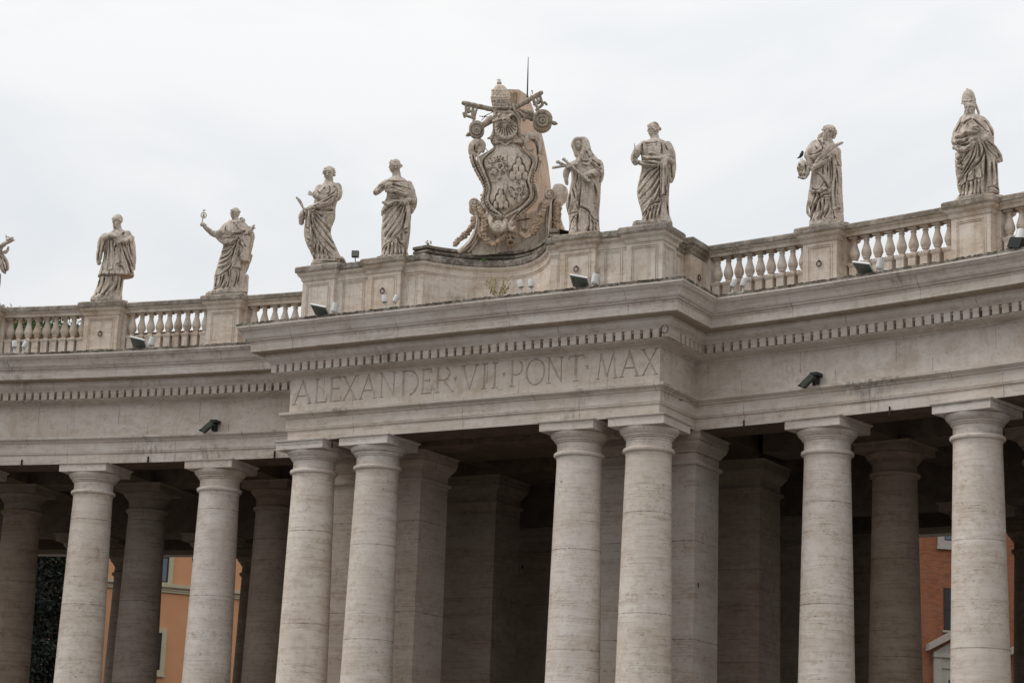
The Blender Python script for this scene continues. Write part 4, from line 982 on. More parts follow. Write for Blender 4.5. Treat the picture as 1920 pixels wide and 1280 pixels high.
    def hand(s, x, y, ang, L_, d=-.5, curl=.4, spread=9, thumb=1, roll=0.0):
        """wrist at x,y, fingers towards ang (degrees, 0 right, 90 up), L_ = hand length px"""
        a = rad(ang); e = np.array([math.cos(a), -math.sin(a)]); n_ = np.array([e[1], -e[0]])*thumb
        for q in (-.17, 0, .17):
            p0 = np.array([x, y])+n_*q*L_*.6; p1 = np.array([x, y])+e*L_*.5+n_*q*L_
            s.tube([(p0[0], p0[1], d, L_*.13), (p1[0], p1[1], d, L_*.125)], n=5, k=10)
        for i, (q, ln) in enumerate(((-.24, .40), (-.08, .50), (.08, .54), (.24, .48))):
            b_ = np.array([x, y])+e*L_*.48+n_*q*L_; sp_ = rad(ang)+rad(-spread*(i-1.5))*thumb*-1
            e2 = np.array([math.cos(sp_), -math.sin(sp_)]); P = [(b_[0], b_[1], d, L_*.078)]
            c_ = curl*(1+.15*i)
            p1 = b_+e2*ln*L_*.45; p2 = b_+e2*ln*L_*(.45+.33*(1-c_*.4)); p3 = b_+e2*ln*L_*(.45+.55*(1-c_*.9))
            P += [(p1[0], p1[1], d-.02*c_, L_*.072), (p2[0], p2[1], d+.06*c_, L_*.065), (p3[0], p3[1], d+.13*c_, L_*.055)]
            s.tube(P, n=8, k=8)
        t0 = np.array([x, y])+e*L_*.16+n_*.26*L_; t1 = t0+(e*.5+n_*.6)*L_*.26; t2 = t1+(e*.9+n_*.15)*L_*.2
        s.tube([(t0[0], t0[1], d, L_*.09), (t1[0], t1[1], d-.02, L_*.08), (t2[0], t2[1], d-.01, L_*.06)], n=7, k=8)
    def finish(s, name, mat, parent=None, seed=1, rough=.006, cutd=.0):
        me = bpy.data.meshes.new('tmp'); me.from_pydata(s.mb.v, [], s.mb.f); o = bpy.data.objects.new('tmp', me); col.objects.link(o)
        md = o.modifiers.new('r', 'REMESH'); md.mode = 'VOXEL'; md.voxel_size = s.vox; md.adaptivity = 0
        sm = o.modifiers.new('s', 'SMOOTH'); sm.factor = .5; sm.iterations = 2
        bpy.context.view_layer.update(); dg = bpy.context.evaluated_depsgraph_get(); me2 = bpy.data.meshes.new_from_object(o.evaluated_get(dg))
        bpy.data.objects.remove(o)
        nv = len(me2.vertices); V = np.zeros(nv*3); me2.vertices.foreach_get('co', V); V = V.reshape(-1, 3)
        Nn = np.zeros(nv*3); me2.vertices.foreach_get('normal', Nn); Nn = Nn.reshape(-1, 3)
        front = np.clip((-Nn[:, 1]+.25)/.7, 0, 1); D = np.zeros(nv)
        xz = V[:, [0, 2]]
        for pts, w_, dep in s.st:
            best = np.full(nv, 1e9); P = np.array(pts); lo = P.min(0)-w_*4; hi = P.max(0)+w_*4
            ix = np.where((xz[:, 0] > lo[0]) & (xz[:, 0] < hi[0]) & (xz[:, 1] > lo[1]) & (xz[:, 1] < hi[1]) & (front > 0))[0]
            if len(ix) == 0: continue
            q = xz[ix]; bb = np.full(len(ix), 1e9); tt = np.zeros(len(ix)); m_ = len(P)-1
            for i in range(m_):
                a, b_ = P[i], P[i+1]; ab = b_-a; t = np.clip(((q-a)@ab)/(ab@ab+1e-12), 0, 1); dd = np.linalg.norm(q-(a+t[:, None]*ab), axis=1)
                up = dd < bb; bb[up] = dd[up]; tt[up] = (i+t[up])/m_
            hh_ = float(abs(P[0][0]*7+P[0][1]*3)); taper = np.clip(np.minimum(tt, 1-tt)*7+.2, 0, 1)*(.78+.42*np.sin(tt*6.5+hh_)); z = bb/(w_*(.82+.5*tt+.25*np.sin(tt*5+hh_*2)))
            D[ix] += taper*(dep*1.95*np.exp(-(z/.7)**2)-.6*dep*np.exp(-((z-1.95)/.95)**2))
        D = np.clip(D, -.12, .28)*front
        V[:, 1] += D
        # weathered surface
        ph = np.random.default_rng(seed).uniform(0, 9, 6)
        nz_ = np.sin(V[:, 0]*31+ph[0]+2*np.sin(V[:, 2]*17))*np.sin(V[:, 2]*27+ph[1]+2*np.sin(V[:, 1]*19))*np.sin(V[:, 1]*29+ph[2])
        if rough > .005:           # small creases of the carved cloth, fading out towards the head
            zt2 = V[:, 2].max(); fade = np.clip((zt2*.80-V[:, 2])/.3, 0, 1)
            w1 = V[:, 0]*17+2.2*np.sin(V[:, 2]*2.1+ph[3])+1.3*np.sin(V[:, 2]*5.3+V[:, 1]*6+ph[4])+V[:, 2]*2.0*np.sin(ph[5])
            w2 = V[:, 0]*9+V[:, 2]*11+2*np.sin(V[:, 0]*5+ph[0])
            nz2 = (1-np.abs(np.sin(w1)))**2*.013+(1-np.abs(np.sin(w2)))**3*.007*np.clip(np.sin(V[:, 2]*3+ph[1]), 0, 1)
            V -= Nn*(nz2*fade)[:, None]
        V += Nn*(nz_*rough)[:, None]
        me2.vertices.foreach_set('co', V.ravel()); me2.materials.clear(); me2.materials.append(mat)
        me2.polygons.foreach_set('use_smooth', [True]*len(me2.polygons)); me2.polygons.foreach_set('material_index', [0]*len(me2.polygons)); me2.update()
        me2.name = name; o = bpy.data.objects.new(name, me2); col.objects.link(o)
        if parent is not None: o.parent = parent
        else: o.location = tuple(s.o); o.rotation_euler = (0, 0, s.rz)
        return o
    def sub(s):
        c = Sculpt(s.o, s.T, s.vox); return c
def statue_root(s, label):
    r_ = empty('statue', s.o, s.rz); tag(r_, label, 'statue', 'travertine saints on the parapet'); return r_
def plinth(s, root, hx, hy, z1=.16, name='base'):
    m_ = MB(); rs = np.random.default_rng(int(hx*100)); n = 30
    P = []
    for e, z in ((0, -.02), (.01, z1*.5), (-.02, z1), (-.12, z1+.015)):
        for k in range(n):
            t = 2*math.pi*k/n; c, q = math.cos(t), math.sin(t); f_ = (abs(c)**6+abs(q)**6)**(-1/6)
            j = rs.uniform(-.02, .02); P.append(((hx+e+j)*c*f_, (hy+e+j)*q*f_, z+rs.uniform(-.008, .008)))
    F = [(i*n+k, i*n+(k+1) % n, (i+1)*n+(k+1) % n, (i+1)*n+k) for i in range(3) for k in range(n)]+[tuple(3*n+k for k in range(n)), tuple(range(n))[::-1]]
    m_.add(P, F); o = m_.build(name, M['coping'], root); return o
PZ = 20.95
def orig(a=None, xy=None, z=PZ, y=.62):
    if a is not None: return pol(a, R+y, z)
    return np.array([xy[0], xy[1], z])

# --- bearded cleric in a short surplice
s = Sculpt(orig(-11.84), (160, 380, 6.4)); rt_ = statue_root(s, 'bearded cleric statue in a knee length surplice with both hands laid on his chest'); plinth(s, rt_, .62, .5)
s.head(382, 216, 66, 74, face=-.8, hair='short', beard=.35, tilt=-6)
s.tube([(385, 260, 0, 42), (388, 340, 0, 52)])
s.loft([(318, 350, 440, .14), (345, 315, 480, .2), (380, 255, 525, .28), (430, 230, 548, .33), (500, 222, 560, .36), (580, 222, 565, .36), (660, 215, 560, .38), (740, 195, 565, .4), (820, 168, 578, .43), (875, 150, 586, .46), (892, 150, 580, .46)], fold=.14, nf=16, seed=3)
s.loft([(860, 180, 468, .36), (950, 155, 458, .37), (1040, 122, 446, .39), (1110, 92, 440, .41), (1150, 60, 445, .42), (1190, 60, 445, .42)], fold=.22, nf=14, seed=4)
s.tube([(240, 395, -.1, 36), (200, 450, -.12, 44), (180, 560, -.1, 42), (163, 660, -.1, 36), (162, 725, -.08, 28)], flat=1.2)
s.tube([(510, 375, 0, 42), (545, 470, 0, 48), (565, 580, 0, 44), (580, 700, 0, 30), (588, 800, 0, 12)], flat=1.4)
s.tube([(225, 430, -.2, 40), (300, 398, -.42, 32), (370, 405, -.5, 24)]); s.hand(370, 405, -18, 62, d=-.52, curl=.2, thumb=-1)
s.tube([(545, 430, -.1, 48), (500, 462, -.38, 38), (430, 458, -.48, 26)]); s.hand(425, 460, 200, 78, d=-.52, curl=.3, thumb=-1)
s.tube([(420, 340, -.1, 24), (330, 350, -.16, 18), (300, 400, -.2, 12)], flat=1.2)
s.cuts([[(292, 440), (285, 620), (262, 820)], [(332, 440), (332, 640), (330, 825)], [(350, 540), (352, 640), (345, 760)], [(420, 560), (425, 660), (420, 750)]], 7, .05)
s.cuts([[(262, 820), (295, 828), (330, 825)], [(345, 760), (385, 745), (420, 750)]], 6, .035)
s.cuts([[(430, 500), (470, 620), (540, 780)], [(465, 500), (520, 640), (570, 770)], [(450, 560), (500, 720), (560, 860)], [(240, 460), (212, 560), (205, 700)], [(262, 470), (255, 600), (222, 740)], [(245, 500), (235, 600), (190, 730)], [(375, 520), (350, 560), (345, 590)],
        [(210, 780), (190, 870)], [(520, 700), (550, 870)], [(390, 770), (440, 790), (470, 880)], [(290, 830), (280, 885)], [(500, 420), (530, 520), (550, 640)], [(480, 340), (440, 400)], [(190, 430), (170, 560), (145, 700)]], 9, .065)
s.cuts([[(150, 885), (210, 875), (270, 895), (330, 885), (390, 880), (470, 900), (580, 880)]], 9, .06)
s.cuts([[(235, 900), (215, 990), (160, 1110)], [(320, 900), (325, 980), (260, 1060), (215, 1130)], [(390, 890), (385, 990), (320, 1110)], [(440, 890), (420, 1000), (400, 1130)], [(180, 900), (130, 1120)]], 11, .085)
s.finish('body', M['statue'], rt_, 1)

# --- friar holding up a monstrance
s = Sculpt(orig(-8.28), (360, 370, 6.4)); rt_ = statue_root(s, 'friar statue in a hooded cape raising a round monstrance, lilies under his arm'); plinth(s, rt_, .56, .5)
s.head(520, 192, 64, 74, face=-.93, hair='tonsure', tilt=4)
s.tube([(520, 230, 0, 38), (518, 300, 0, 46)])
s.tube([(452, 282, -.12, 15), (490, 302, -.24, 20), (560, 300, -.22, 22), (615, 280, -.05, 26), (590, 262, .15, 24)], flat=1.2)
s.loft([(288, 450, 620, .2), (320, 385, 655, .28), (370, 335, 688, .36), (420, 325, 700, .41), (450, 345, 690, .43), (466, 400, 650, .43)], pw=2.2)
s.loft([(400, 380, 690, .3), (480, 330, 690, .36), (530, 352, 690, .37), (580, 372, 680, .36), (650, 350, 680, .37), (750, 322, 670, .38), (850, 292, 650, .4), (950, 268, 645, .41), (1050, 262, 640, .41), (1120, 240, 645, .43), (1150, 170, 660, .45), (1190, 165, 660, .45)], fold=.17, nf=15, seed=5)
s.tube([(350, 430, -.1, 52), (270, 440, -.2, 40), (205, 400, -.28, 32), (155, 355, -.3, 26)]); s.hand(160, 362, 125, 70, d=-.32, curl=1.0, thumb=-1); s.ell(125, 325, -.34, 30, 30, 30)
s.tube([(300, 480, -.25, 20), (370, 525, -.35, 34), (460, 535, -.4, 34), (540, 500, -.36, 24)])
s.tube([(690, 380, 0, 36), (712, 470, 0, 40), (695, 570, 0, 40), (672, 680, 0, 36)], flat=1.3)
s.loft([(470, 585, 700, .16, -.3), (560, 572, 712, .19, -.3), (650, 562, 700, .2, -.3), (740, 556, 694, .2, -.3), (775, 585, 692, .18, -.3), (788, 630, 690, .12, -.28)])
s.tube([(700, 700, .05, 30), (660, 800, .1, 36), (620, 900, .12, 34)])
s.loft([(925, 610, 672, .1, -.2), (960, 572, 682, .16, -.2), (1050, 552, 680, .18, -.2), (1150, 560, 668, .2, -.2)])
s.cuts([[(300, 485), (400, 500), (500, 480)], [(330, 510), (430, 520), (540, 500)], [(360, 580), (450, 580), (520, 540), (560, 500)], [(350, 600), (450, 600), (530, 540)], [(345, 660), (440, 640), (520, 570), (550, 520)], [(335, 740), (430, 710), (500, 620), (540, 540)],
        [(325, 800), (420, 770), (490, 680), (530, 580)], [(310, 850), (400, 830), (460, 760), (510, 640)], [(350, 870), (440, 820), (480, 740)], [(540, 560), (500, 640), (470, 760), (450, 850)]], 8, .062)
s.cuts([[(268, 945), (330, 945), (400, 910), (450, 870), (480, 800)], [(470, 860), (530, 865), (590, 880)]], 8, .07)
s.cuts([[(350, 950), (330, 1050), (270, 1110)], [(390, 930), (350, 1060), (290, 1120)], [(435, 900), (430, 1000), (370, 1110)], [(465, 870), (450, 1000), (420, 1100)], [(530, 870), (535, 980), (500, 1090)], [(570, 880), (560, 980), (530, 1070)], [(300, 960), (280, 1080)]], 9, .075)
s.cuts([[(560, 560), (610, 640), (560, 720)], [(600, 520), (640, 620)], [(550, 480), (575, 560), (552, 740)], [(330, 400), (345, 440), (440, 468), (560, 450), (640, 420), (690, 400)], [(500, 310), (505, 340)], [(410, 340), (400, 400), (430, 440)], [(520, 330), (560, 400), (640, 430)]], 7, .05)
s.finish('body', M['statue'], rt_, 2)
b_ = s.sub()
b_.tube([(122, 295, -.34, 9), (128, 255, -.34, 7)]); b_.tube([(118, 190, -.34, 7), (108, 215, -.34, 7), (120, 240, -.34, 7), (140, 250, -.34, 7), (163, 238, -.34, 7), (172, 212, -.34, 7), (160, 190, -.34, 7), (140, 182, -.34, 7), (118, 190, -.34, 7)], n=26)
b_.ell(140, 217, -.34, 16, 24, 8); b_.tube([(140, 182, -.34, 6), (146, 145, -.34, 5)]); b_.tube([(128, 158, -.34, 6), (162, 156, -.34, 6)])
b_.finish('monstrance', M['statue'], rt_, 3, .003)
b_ = s.sub(); rs = np.random.default_rng(4)
b_.tube([(585, 500, -.36, 12), (650, 420, -.42, 12), (740, 350, -.45, 8)]); 
for i in range(34):
    t = rs.uniform(.1, 1); x_, y_ = 590+t*160, 480-t*135; b_.ell(x_+rs.uniform(-26, 26), y_+rs.uniform(-20, 20), -.42+rs.uniform(-.05, .05), rs.uniform(6, 18), rs.uniform(5, 12), 8, tilt=rs.uniform(-80, 80), n=10, m=8)
b_.tube([(700, 425, -.4, 7), (735, 425, -.42, 6)]); b_.finish('lily_bunch', M['statue'], rt_, 5, .003)

# --- swaying woman with open palms holding a palm frond
s = Sculpt(orig(xy=(-4.06, .55)), (520, 270, 5.3333)); rt_ = statue_root(s, 'swaying woman statue with one open hand and a small palm frond, above the left corner'); plinth(s, rt_, .62, .5)
s.head(518, 296, 62, 72, face=-.35, hair='wavy', tilt=-8)
s.tube([(518, 340, 0, 40), (512, 410, 0, 50)])
s.loft([(385, 480, 560, .14), (410, 440, 600, .22), (450, 408, 625, .3), (500, 390, 628, .35), (560, 368, 606, .35), (620, 362, 588, .33), (680, 345, 582, .36), (760, 335, 575, .38), (830, 328, 545, .39), (900, 330, 535, .39), (960, 335, 555, .4), (1020, 345, 582, .41), (1080, 358, 608, .42), (1130, 365, 632, .43), (1170, 350, 650, .44), (1200, 350, 650, .44)], fold=.13, nf=15, seed=8)
s.tube([(598, 430, -.05, 46), (600, 510, -.15, 50), (540, 560, -.34, 44), (450, 600, -.42, 36), (360, 628, -.42, 28), (300, 655, -.4, 22)]); s.hand(300, 655, 215, 55, d=-.42, curl=.9, thumb=1)
s.tube([(430, 480, -.2, 34), (400, 530, -.36, 27), (360, 510, -.42, 18)]); s.hand(365, 512, 155, 68, d=-.44, curl=.0, spread=5, thumb=-1)
s.tube([(420, 440, -.1, 38), (400, 500, -.2, 36), (440, 545, -.3, 30)])
s.tube([(275, 660, -.35, 26), (245, 720, -.32, 34), (240, 790, -.28, 26)])
s.tube([(330, 640, -.34, 30), (312, 740, -.34, 32), (298, 860, -.3, 32), (310, 960, -.28, 32), (345, 1050, -.26, 28), (372, 1130, -.22, 18)], flat=1.2)
s.cuts([[(340, 680), (380, 770), (470, 890), (570, 1010)], [(338, 700), (360, 810), (450, 950), (580, 1080)], [(338, 720), (350, 860), (420, 1000), (540, 1130)], [(345, 740), (360, 900), (400, 1010)], [(360, 690), (440, 790), (540, 880)], [(345, 670), (450, 740)], [(380, 660), (460, 680), (560, 665)],
        [(385, 1010), (380, 1090), (370, 1150)], [(420, 1030), (425, 1160)], [(455, 1060), (470, 1160)], [(500, 1110), (520, 1165)]], 9, .075)
s.cuts([[(330, 680), (330, 860), (345, 1000), (375, 1100)]], 9, .09)
s.cuts([[(270, 700), (262, 800)], [(300, 700), (285, 860)], [(285, 850), (330, 880)], [(290, 960), (330, 985)], [(310, 1030), (345, 1040)], [(470, 560), (540, 520), (590, 470)], [(420, 610), (500, 580), (560, 540)], [(480, 440), (440, 490)], [(520, 430), (530, 480), (500, 520)], [(560, 420), (600, 470), (590, 560)], [(400, 470), (430, 520)], [(360, 650), (430, 620), (500, 590)]], 7, .055)
s.finish('body', M['statue'], rt_, 6)
b_ = s.sub(); b_.tube([(290, 700, -.46, 7), (262, 650, -.46, 9), (240, 600, -.46, 15), (215, 560, -.46, 16), (192, 535, -.46, 10)], flat=.5); b_.cut([(240, 610), (196, 540)], 3, .02); b_.finish('palm_frond', M['statue'], rt_, 7, .003)
b_ = s.sub(); b_.ell(600, 1150, -.2, 50, 22, 30); b_.ell(640, 1170, -.1, 38, 26, 30); b_.tube([(560, 1150, -.35, 16), (640, 1140, -.3, 18), (675, 1185, -.1, 14)]); b_.finish('foot_relic', M['statue'], rt_, 7)

# --- woman in profile with hair knot
s = Sculpt(orig(xy=(-1.36, .55)), (520, 270, 5.3333)); rt_ = statue_root(s, 'woman statue in left profile with a hair knot, one arm bent across her chest'); plinth(s, rt_, .6, .5, .06)
s.head(1172, 222, 58, 70, face=-.97, hair='bun', tilt=0)
s.tube([(1188, 262, 0, 37), (1195, 350, 0, 50)])
s.loft([(328, 1160, 1228, .14), (350, 1110, 1268, .22), (385, 1070, 1308, .3), (440, 1082, 1330, .34), (490, 1094, 1338, .34), (540, 1088, 1345, .34), (590, 1066, 1352, .36), (640, 1062, 1345, .37), (700, 1054, 1340, .38), (780, 1046, 1334, .4), (860, 1040, 1330, .41), (940, 1038, 1322, .41), (1010, 1040, 1312, .41), (1070, 1040, 1302, .41), (1120, 1030, 1312, .43), (1140, 1000, 1322, .44), (1175, 1000, 1322, .44)], fold=.11, nf=14, seed=9)
s.tube([(1095, 385, -.05, 36), (1035, 430, -.16, 37), (985, 480, -.24, 30)]); s.tube([(985, 490, -.25, 28), (1045, 450, -.4, 27), (1105, 405, -.46, 19)]); s.hand(1100, 405, 28, 56, d=-.48, curl=.5, thumb=-1)
s.tube([(1318, 400, 0, 34), (1352, 490, -.05, 34), (1370, 570, -.1, 28), (1320, 560, -.36, 26), (1290, 560, -.44, 20)]); s.hand(1310, 560, 205, 76, d=-.46, curl=.2, spread=12, thumb=1)
s.tube([(1376, 570, 0, 24), (1366, 630, 0, 24), (1345, 690, 0, 10)])
s.tube([(1100, 610, -.3, 22), (1060, 660, -.3, 20), (1048, 712, -.28, 11)])
s.tube([(1062, 585, -.3, 18), (1120, 600, -.38, 22), (1200, 585, -.4, 20), (1250, 600, -.4, 16)])
s.tube([(1090, 470, -.32, 16), (1180, 470, -.38, 24), (1270, 500, -.36, 28), (1340, 540, -.26, 26)])
s.tube([(1300, 600, -.36, 22), (1308, 720, -.38, 26), (1292, 850, -.38, 30), (1282, 930, -.38, 28), (1262, 1010, -.36, 16)], flat=1.1)
s.cuts([[(1245, 610), (1180, 700), (1060, 860)], [(1260, 620), (1200, 760), (1070, 940)], [(1275, 640), (1235, 790), (1110, 960)], [(1285, 680), (1260, 840), (1160, 960)], [(1230, 600), (1150, 660), (1060, 780)], [(1210, 595), (1130, 640), (1060, 700)]], 9, .06)
s.cuts([[(1040, 1070), (1080, 1020), (1130, 1000), (1192, 955), (1220, 1000), (1256, 1030)], [(1250, 880), (1300, 870)], [(1285, 700), (1250, 860), (1240, 980)], [(1260, 900), (1300, 920)]], 8, .07)
s.cuts([[(1100, 1030), (1070, 1110)], [(1130, 1010), (1120, 1120)], [(1165, 990), (1160, 1125)], [(1200, 1000), (1205, 1125)], [(1230, 1030), (1240, 1125)], [(1275, 1020), (1280, 1125)]], 8, .07)
s.cuts([[(1100, 370), (1180, 388), (1300, 380)], [(1140, 410), (1230, 440), (1330, 450)], [(1130, 440), (1230, 490), (1340, 510)], [(1080, 530), (1160, 535), (1240, 540)], [(1080, 560), (1160, 560), (1230, 560)], [(1150, 500), (1240, 530)], [(1000, 460), (1060, 410)], [(1010, 500), (1070, 450)], [(1320, 600), (1340, 660), (1330, 800)]], 7, .055)
s.finish('body', M['statue'], rt_, 8)

# --- veiled woman
s = Sculpt(orig(xy=(6.12, .55)), (1020, 210, 5.12)); rt_ = statue_root(s, 'veiled woman statue clasping a sheaf of rods, right beside the crest'); plinth(s, rt_, .58, .5, .06)
s.head(328, 318, 40, 52, face=-.5, hair='none', d=-.22, tilt=-8)
s.loft([(240, 345, 375, .06), (255, 305, 415, .16), (290, 268, 435, .25), (340, 285, 448, .28), (400, 305, 470, .3), (450, 305, 515, .32), (500, 292, 548, .34), (560, 290, 560, .34)], dc=.03)
s.tube([(375, 258, -.26, 20), (305, 258, -.3, 16), (272, 310, -.3, 14), (292, 370, -.28, 15), (310, 420, -.28, 18)], n=24)
s.tube([(372, 262, -.26, 18), (385, 320, -.28, 18), (372, 380, -.3, 18), (350, 440, -.32, 22), (330, 480, -.32, 20)], n=24)
s.loft([(470, 290, 550, .3), (540, 255, 560, .36), (600, 262, 558, .36), (660, 262, 552, .36), (740, 245, 546, .38), (820, 225, 542, .4), (890, 210, 536, .41), (950, 222, 532, .41), (1010, 238, 530, .41), (1090, 244, 534, .41), (1160, 240, 540, .42), (1200, 240, 540, .42)], fold=.12, nf=13, seed=11)
s.tube([(300, 500, -.15, 40), (250, 530, -.3, 38), (215, 580, -.32, 34), (212, 640, -.28, 26), (222, 688, -.24, 18)])
s.tube([(290, 500, -.3, 30), (235, 510, -.42, 22)]); s.hand(262, 520, 178, 60, d=-.56, curl=.9, thumb=-1)
s.tube([(530, 500, 0, 40), (530, 570, -.16, 46), (470, 590, -.36, 38), (410, 600, -.46, 24)]); s.hand(420, 602, 205, 66, d=-.48, curl=.5, thumb=1)
s.tube([(540, 560, 0, 40), (530, 640, -.04, 40), (508, 715, -.06, 20)])
s.tube([(380, 640, -.44, 16), (440, 668, -.46, 17)])
s.cuts([[(330, 650), (338, 800), (335, 940)], [(355, 630), (352, 780), (338, 930)], [(275, 740), (300, 850), (325, 950)], [(250, 780), (245, 880), (225, 950)], [(300, 700), (318, 800), (325, 880)], [(480, 700), (500, 800), (490, 900)], [(440, 500), (500, 540), (550, 560)], [(460, 470), (540, 520)]], 9, .075)
s.cuts([[(205, 960), (270, 985), (325, 970), (345, 935), (400, 950), (432, 975), (440, 1010)], [(440, 1000), (490, 1050), (525, 1040)]], 8, .07)
s.cuts([[(300, 1010), (260, 1060), (245, 1130)], [(328, 985), (318, 1080), (325, 1160)], [(430, 1010), (435, 1090), (425, 1160)], [(455, 1040), (470, 1100), (468, 1160)], [(490, 1060), (500, 1160)]], 9, .09)
s.cuts([[(350, 470), (390, 490), (440, 485)], [(400, 380), (440, 450)], [(430, 350), (480, 420)], [(310, 560), (350, 600)], [(300, 540), (320, 620), (310, 700)], [(450, 620), (500, 660)], [(470, 540), (540, 600), (530, 680)], [(350, 520), (430, 540)]], 7, .05)
s.finish('body', M['statue'], rt_, 9)
b_ = s.sub(); b_.mb.tube([b_.L(78, 536, -.5), b_.L(330, 496, -.46)], 14*b_.m, 14); b_.mb.tube([b_.L(130, 478, -.5), b_.L(300, 560, -.46)], 15*b_.m, 14); b_.mb.tube([b_.L(188, 452, -.54), b_.L(436, 668, -.54)], 14*b_.m, 14); b_.ell(190, 455, -.54, 19, 17); b_.ell(132, 480, -.5, 20, 18)
b_.finish('rod_sheaf', M['statue'], rt_, 10, .003)

# --- tall woman with thick hair in profile
s = Sculpt(orig(xy=(8.40, .52)), (1020, 210, 5.12)); rt_ = statue_root(s, 'tall woman statue with swept-up hair and long falling sash, right corner of the centre'); plinth(s, rt_, .62, .46, .20)
s.head(1048, 168, 58, 72, face=-.95, hair='bun', tilt=-2)
s.cuts([[(1010, 130), (1060, 112), (1105, 135)], [(1015, 112), (1060, 98), (1100, 112)]], 5, .02)
s.tube([(1060, 215, 0, 38), (1065, 290, 0, 50)])
s.loft([(262, 1030, 1110, .15), (285, 975, 1165, .23), (320, 938, 1198, .31), (380, 925, 1215, .36), (440, 932, 1222, .37), (500, 938, 1225, .36), (560, 932, 1218, .36), (630, 918, 1212, .38), (700, 900, 1206, .4), (780, 893, 1202, .41), (850, 905, 1200, .41), (920, 925, 1200, .41), (990, 940, 1206, .42), (1040, 935, 1222, .43), (1075, 925, 1235, .44), (1110, 925, 1235, .44)], fold=.12, nf=15, seed=12)
s.tube([(965, 315, -.05, 44), (905, 370, -.12, 44), (866, 440, -.2, 36), (880, 490, -.25, 28)]); s.tube([(862, 470, -.28, 26), (872, 400, -.36, 22)]); s.hand(874, 405, 82, 60, d=-.38, curl=.7, thumb=-1)
s.tube([(845, 410, -.26, 12), (880, 460, -.34, 16), (940, 495, -.38, 26), (1030, 500, -.4, 34), (1110, 505, -.38, 28)])
s.tube([(960, 430, -.36, 14), (1040, 445, -.42, 16), (1130, 440, -.4, 18), (1200, 420, -.3, 20)])
s.tube([(1185, 320, -.02, 44), (1222, 400, -.06, 42), (1232, 480, -.1, 30), (1180, 450, -.36, 26)]); s.hand(1190, 455, 185, 66, d=-.42, curl=.9, thumb=1)
s.tube([(1232, 440, 0, 30), (1240, 540, 0, 30), (1232, 620, 0, 26), (1222, 668, 0, 16)], flat=1.2)
s.tube([(1150, 480, -.36, 38), (1150, 600, -.38, 42), (1152, 720, -.38, 42), (1145, 800, -.38, 36), (1142, 856, -.36, 16)], flat=.9)
s.cuts([[(1105, 560), (1010, 670), (905, 790)], [(1108, 610), (1030, 740), (920, 840)], [(1108, 680), (1050, 800), (950, 900)], [(1105, 760), (1070, 860), (1000, 930)], [(1040, 560), (960, 640), (915, 720)], [(1090, 545), (980, 600)]], 9, .062)
s.cuts([[(935, 1000), (985, 950), (1030, 905), (1110, 880)], [(1110, 520), (1108, 700), (1106, 840)], [(1195, 520), (1198, 700), (1190, 820)]], 8, .085)
s.cuts([[(990, 960), (960, 1040)], [(1025, 930), (990, 1050)], [(1090, 900), (1060, 1050)], [(1130, 870), (1095, 1050)], [(1180, 870), (1195, 1050)], [(1055, 920), (1030, 1050)]], 9, .08)
s.cuts([[(1130, 520), (1128, 680), (1120, 820)], [(1160, 540), (1162, 700), (1168, 830)], [(1180, 520), (1182, 640), (1180, 760)], [(1110, 830), (1150, 822), (1190, 790)], [(950, 300), (940, 350), (960, 420)], [(1115, 270), (1130, 340), (1128, 420)], [(965, 300), (1010, 310), (1090, 300)], [(860, 440), (960, 510), (1100, 530)], [(900, 455), (990, 480), (1090, 480)], [(1150, 300), (1190, 380)], [(1000, 420), (1080, 430)], [(1220, 480), (1230, 640)]], 7, .055)
s.finish('body', M['statue'], rt_, 11)
b_ = s.sub(); b_.tube([(872, 350, -.4, 7), (870, 320, -.4, 6), (869, 298, -.4, 3)]); b_.finish('spike', M['statue'], rt_, 12, .002)

# --- bent bearded man with palm and sack
s = Sculpt(orig(8.06), (1480, 220, 6.0952)); rt_ = statue_root(s, 'stooping curly-haired bearded statue with a long palm leaf, a bird perched by him'); plinth(s, rt_, .64, .5)
s.head(450, 178, 80, 92, face=-.3, hair='curly', beard=.4, tilt=14, d=-.12)
s.tube([(430, 240, 0, 52), (400, 310, 0, 70)])
s.tube([(345, 240, .05, 30), (360, 210, .12, 28), (400, 230, .15, 30)])
s.loft([(255, 330, 490, .22), (300, 275, 515, .3), (350, 240, 540, .36), (420, 222, 562, .4), (490, 232, 575, .4), (560, 258, 578, .4), (640, 250, 578, .4), (720, 240, 580, .41), (800, 228, 584, .42), (880, 215, 590, .43), (950, 208, 596, .44), (1020, 222, 600, .44), (1100, 235, 605, .44), (1160, 238, 610, .44), (1200, 225, 615, .45), (1250, 225, 615, .45)], fold=.1, nf=14, seed=14)
s.tube([(300, 310, -.05, 58), (245, 380, -.14, 56), (200, 455, -.22, 34), (260, 460, -.34, 30), (370, 400, -.38, 14)])
s.tube([(530, 400, -.05, 66), (470, 450, -.28, 58), (370, 515, -.42, 46), (290, 565, -.46, 34)]); s.hand(300, 560, 215, 95, d=-.48, curl=.4, thumb=-1)
s.tube([(200, 440, -.25, 30), (230, 520, -.35, 34), (230, 600, -.36, 24)])
s.tube([(545, 430, 0, 48), (552, 600, .02, 48), (556, 800, .03, 50), (566, 1000, .03, 50), (580, 1180, .03, 46)], flat=1.3)
s.tube([(225, 960, -.2, 22), (205, 1070, -.2, 16), (240, 1130, -.2, 20)])
s.tube([(240, 840, -.34, 16), (310, 862, -.42, 24), (370, 820, -.44, 24), (450, 840, -.42, 16)])
s.tube([(385, 925, -.4, 24), (430, 930, -.42, 26), (465, 920, -.4, 22)])
s.cuts([[(478, 500), (492, 680), (475, 860), (485, 1085)], [(485, 1088), (535, 1075), (585, 1045)], [(462, 530), (470, 700), (460, 850)]], 8, .09)
